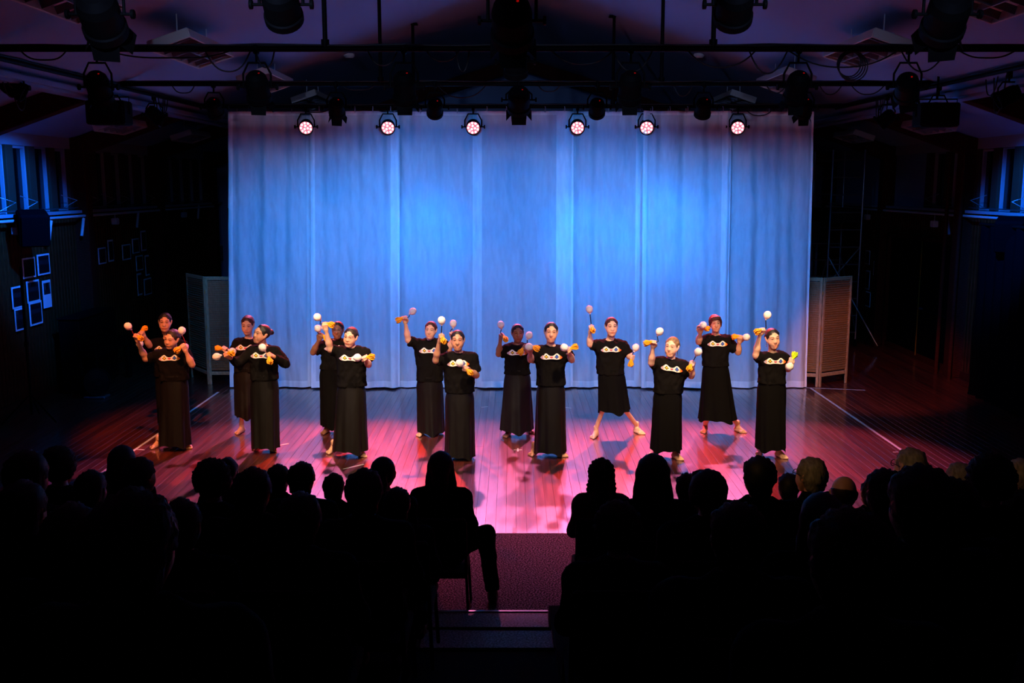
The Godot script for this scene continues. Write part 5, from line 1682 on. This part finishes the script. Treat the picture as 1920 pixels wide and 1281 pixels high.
func audience() -> void:
	for k in 4: mat("coat%d" % k, [Color(0.06, 0.06, 0.065), Color(0.045, 0.045, 0.06), Color(0.09, 0.07, 0.07), Color(0.05, 0.06, 0.055)][k], 0.95)
	for k in 4: M["coat%d" % k].metallic_specular = 0.12
	mat("shoe", Color(0.03, 0.028, 0.026), 0.5)
	mat("pale_coat", Color(0.28, 0.2, 0.18), 0.95)
	mat("chair_cloth", Color(0.04, 0.04, 0.05), 0.95)
	var kinds := []
	for k in 4: kinds.append(seated(k))
	# x of the head and y of the crown in the photograph, row, build, hair, hair colour, turn of the body, label
	var rows := [
		[45, 850, 4, 1, "man", "hair_dark", 0.0, "dark-haired audience member at the far left, topmost head by the frame edge"],
		[106, 843, 2, 1, "curly", "hair_dark", 0.1, "audience member with full dark hair, second head from the left"],
		[167, 885, 3, 0, "short", "hair_dark", 0.0, "small dark head low between two taller heads at the left"],
		[227, 838, 1, 0, "long", "hair_black", 0.0, "woman with straight dark hair seated over the left tape line"],
		[264, 862, 2, 1, "man", "hair_dark", -0.5, "man turned sideways beside the straight-haired woman at the left, blue rim light"],
		[396, 867, 3, 1, "curly", "hair_dark", 0.0, "audience member with bushy dark hair in front of the leftmost dancer"],
		[424, 859, 1, 0, "slick", "hair_black", 0.0, "small dark head just behind the bushy-haired one at the left"],
		[471, 882, 4, 2, "man", "hair_dark", 0.0, "broad dark-haired man below the long-sleeved dancer"],
		[520, 873, 1, 0, "short", "hair_dark", 0.0, "small dark head below and right of the long-sleeved dancer's feet"],
		[564, 870, 2, 1, "man", "hair_brown", 0.0, "tall dark head left of the dancer who reaches her arm high"],
		[625, 890, 1, 0, "short", "hair_dark", 0.0, "low dark head directly below the dancer reaching her arm high"],
		[682, 884, 4, 1, "man", "hair_brown", 0.0, "reddish-brown head above the hood of the aisle group, left block"],
		[716, 858, 2, 0, "ponytail", "hair_dark", 0.1, "woman with pulled-back hair, second from the aisle in the left block's front row"],
		[744, 917, 3, 1, "short", "hair_dark", 0.0, "dark head low in front, nearest the aisle in the left block's third row"],
		[826, 849, 1, 3, "long", "hair_black", 0.0, "long-haired woman at the aisle end of the left front row, knee out"],
		[36, 908, 5, 2, "man", "hair_dark", 0.0, "large dark head low at the left frame edge"],
		[128, 950, 6, 1, "short", "hair_dark", 0.0, "near dark head below the full-haired person at the left"],
		[240, 930, 7, 2, "man", "hair_dark", 0.0, "large near figure at the lower left with rounded shoulders"],
		[335, 940, 5, 1, "short", "hair_dark", 0.0, "near dark figure right of the large lower-left figure"],
		[560, 930, 5, 1, "man", "hair_dark", 0.0, "near dark figure at the lower left centre"],
		[1128, 865, 1, 0, "curlylong", "hair_dark", 0.0, "curly-haired woman in a pale top at the aisle end of the right front row"],
		[1225, 855, 3, 1, "long", "hair_black", 0.0, "woman with long dark hair standing out before the knee-length-skirt dancer"],
		[1290, 890, 2, 0, "short", "hair_brown", 0.0, "smaller brown head partly behind the long dark-haired woman, right block"],
		[1330, 887, 4, 1, "bob", "hair_brown", 0.0, "brown bobbed head below the fair-haired dancer's right side"],
		[1425, 860, 3, 2, "man", "hair_black", 0.0, "large dark-haired head below the dancer with chin-length hair"],
		[1480, 890, 1, 0, "short", "hair_dark", 0.0, "small dark head just left of the man with glasses"],
		[1518, 862, 2, 1, "man", "hair_grey", 0.55, "grey-haired man with glasses turned to the left, below the rightmost dancer"],
		[1590, 893, 3, 1, "bald", "hair_brown", -0.4, "balding man in profile right of the grey-haired man with glasses"],
		[1634, 918, 1, 0, "short", "hair_dark", 0.0, "low dark head right of the balding man"],
		[1662, 884, 4, 1, "man", "hair_dark", 0.0, "dark head in front and left of the pale-haired person"],
		[1706, 843, 2, 1, "short", "hair_grey", 0.45, "pale grey-haired person with glasses seated over the right tape line"],
		[1732, 880, 6, 2, "man", "hair_dark", 0.0, "large dark head below the pale-haired person on the right tape line"],
		[1798, 871, 1, 0, "man", "hair_grey", 0.3, "pale grey head partly hidden beside the bushy black curls"],
		[1862, 858, 4, 2, "curly", "hair_black", 0.0, "person with bushy black curls near the right frame edge"],
		[1914, 862, 1, 0, "short", "hair_grey", 0.4, "grey head cut by the right frame edge"],
		[1792, 903, 5, 2, "man", "hair_black", 0.0, "large near black head below the pale grey head at the right"],
		[1545, 930, 5, 1, "long", "hair_dark", 0.0, "dark figure in front of the grey-haired man with glasses"],
		[1160, 950, 5, 1, "curly", "hair_dark", 0.0, "broad-shouldered near man right of the aisle steps"],
		[1386, 950, 6, 2, "man", "hair_dark", 0.0, "large near dark head second from the aisle, right block"],
		[1600, 965, 7, 1, "man", "hair_dark", 0.0, "near dark figure below the balding man"],
		[1900, 945, 3, 1, "short", "hair_dark", 0.0, "near dark figure at the right frame edge"]]
	var used := []
	for e in rows:
		var row: int = e[2]
		var deep := 7.5 if row == 1 else 6.66 - 0.9 * (row - 2)
		var tier := 0.0 if row == 1 else 0.235 * (row - 1)
		var crown := at(e[0], e[1], deep - 0.05)
		var sc := clampf((crown.y - tier) / (1.345 if e[4] != "curly" else 1.36), 0.82, 1.1)
		var o: Node3D = kinds[e[3]].duplicate()
		o.name = numbered("person")
		add_child(o)
		tag(o, e[7], "person", "seated audience")
		o.position = Vector3(crown.x, tier, -deep)
		o.rotation.y = e[6]
		o.scale = Vector3.ONE * sc
		var cl := o.get_node("clothing") as MeshInstance3D
		cl.material_override = M.pale_coat if e[4] == "curlylong" else M["coat%d" % rng.randi_range(0, 3)]
		var ht := Transform3D(Basis(Vector3.UP, PI).scaled(Vector3.ONE * 1.1), Vector3(0, 1.21, 0.03))
		var hk: String = "hairmesh_" + e[4]
		if not cache.has(hk): cache[hk] = MB.new().append(hair_shape(e[4]), ht).mesh()
		obj("hair", cache[hk], M[e[5]], o)
		if "with glasses" in e[7] and not "left of the man" in e[7] and not "in front" in e[7] and not "right of the" in e[7]:
			var gl := MB.new()
			for s: float in [-1.0, 1.0]:
				var ring := []
				for q in 13: ring.append(ht * Vector3(s * 0.032 + cos(TAU * q / 12.0) * 0.025, 0.012 + sin(TAU * q / 12.0) * 0.02, 0.096))
				gl.tube(ring, 0.0025, 5, -1.0, false)
				gl.tube([ht * Vector3(s * 0.057, 0.016, 0.094), ht * Vector3(s * 0.083, 0.016, -0.01)], 0.0025, 5)
			obj("glasses", gl.mesh(), M.black_metal, o)
		chair(o.position, e[6], e[7])

var chair_made: Node3D
func chair(p: Vector3, turn: float, who: String) -> void:
	var o: Node3D
	if chair_made == null:
		o = Node3D.new()
		obj("seat", MB.new().at(Vector3(0, 0.375, -0.03), Vector3(0.42, 0.05, 0.42), 0.018).mesh(), M.chair_cloth, o)
		obj("backrest", MB.new().box(Transform3D(Basis(Vector3.RIGHT, 0.12), Vector3(0, 0.72, 0.26)), Vector3(0.4, 0.32, 0.035), 0.015).mesh(), M.chair_cloth, o)
		for s: float in [-1.0, 1.0]:
			obj("leg", MB.new().tube([Vector3(s * 0.2, 0.37, -0.2), Vector3(s * 0.215, 0.0, -0.24)], 0.012, 7).mesh(), M.bar_metal, o)
			obj("leg", MB.new().tube([Vector3(s * 0.2, 0.86, 0.29), Vector3(s * 0.2, 0.42, 0.2), Vector3(s * 0.215, 0.0, 0.2)], 0.012, 7).mesh(), M.bar_metal, o)
			obj("side_bar", MB.new().tube([Vector3(s * 0.2, 0.36, -0.2), Vector3(s * 0.2, 0.36, 0.19)], 0.011, 6).mesh(), M.bar_metal, o)
		chair_made = o
	o = chair_made.duplicate()
	o.name = numbered("audience_chair")
	add_child(o)
	o.position = p
	o.rotation.y = turn
	var lab := "dark chair under the " + who
	if lab.split(" ").size() > 16: lab = "dark chair under the " + who.get_slice(",", 0)
	var grp := "audience chairs"
	if "long-haired woman at the aisle" in who: lab = "black metal-framed chair at the aisle end of the left front row"; grp = ""
	elif "curly-haired woman" in who: lab = "black metal-framed chair at the aisle end of the right front row"; grp = ""
	tag(o, lab, "chair", grp)
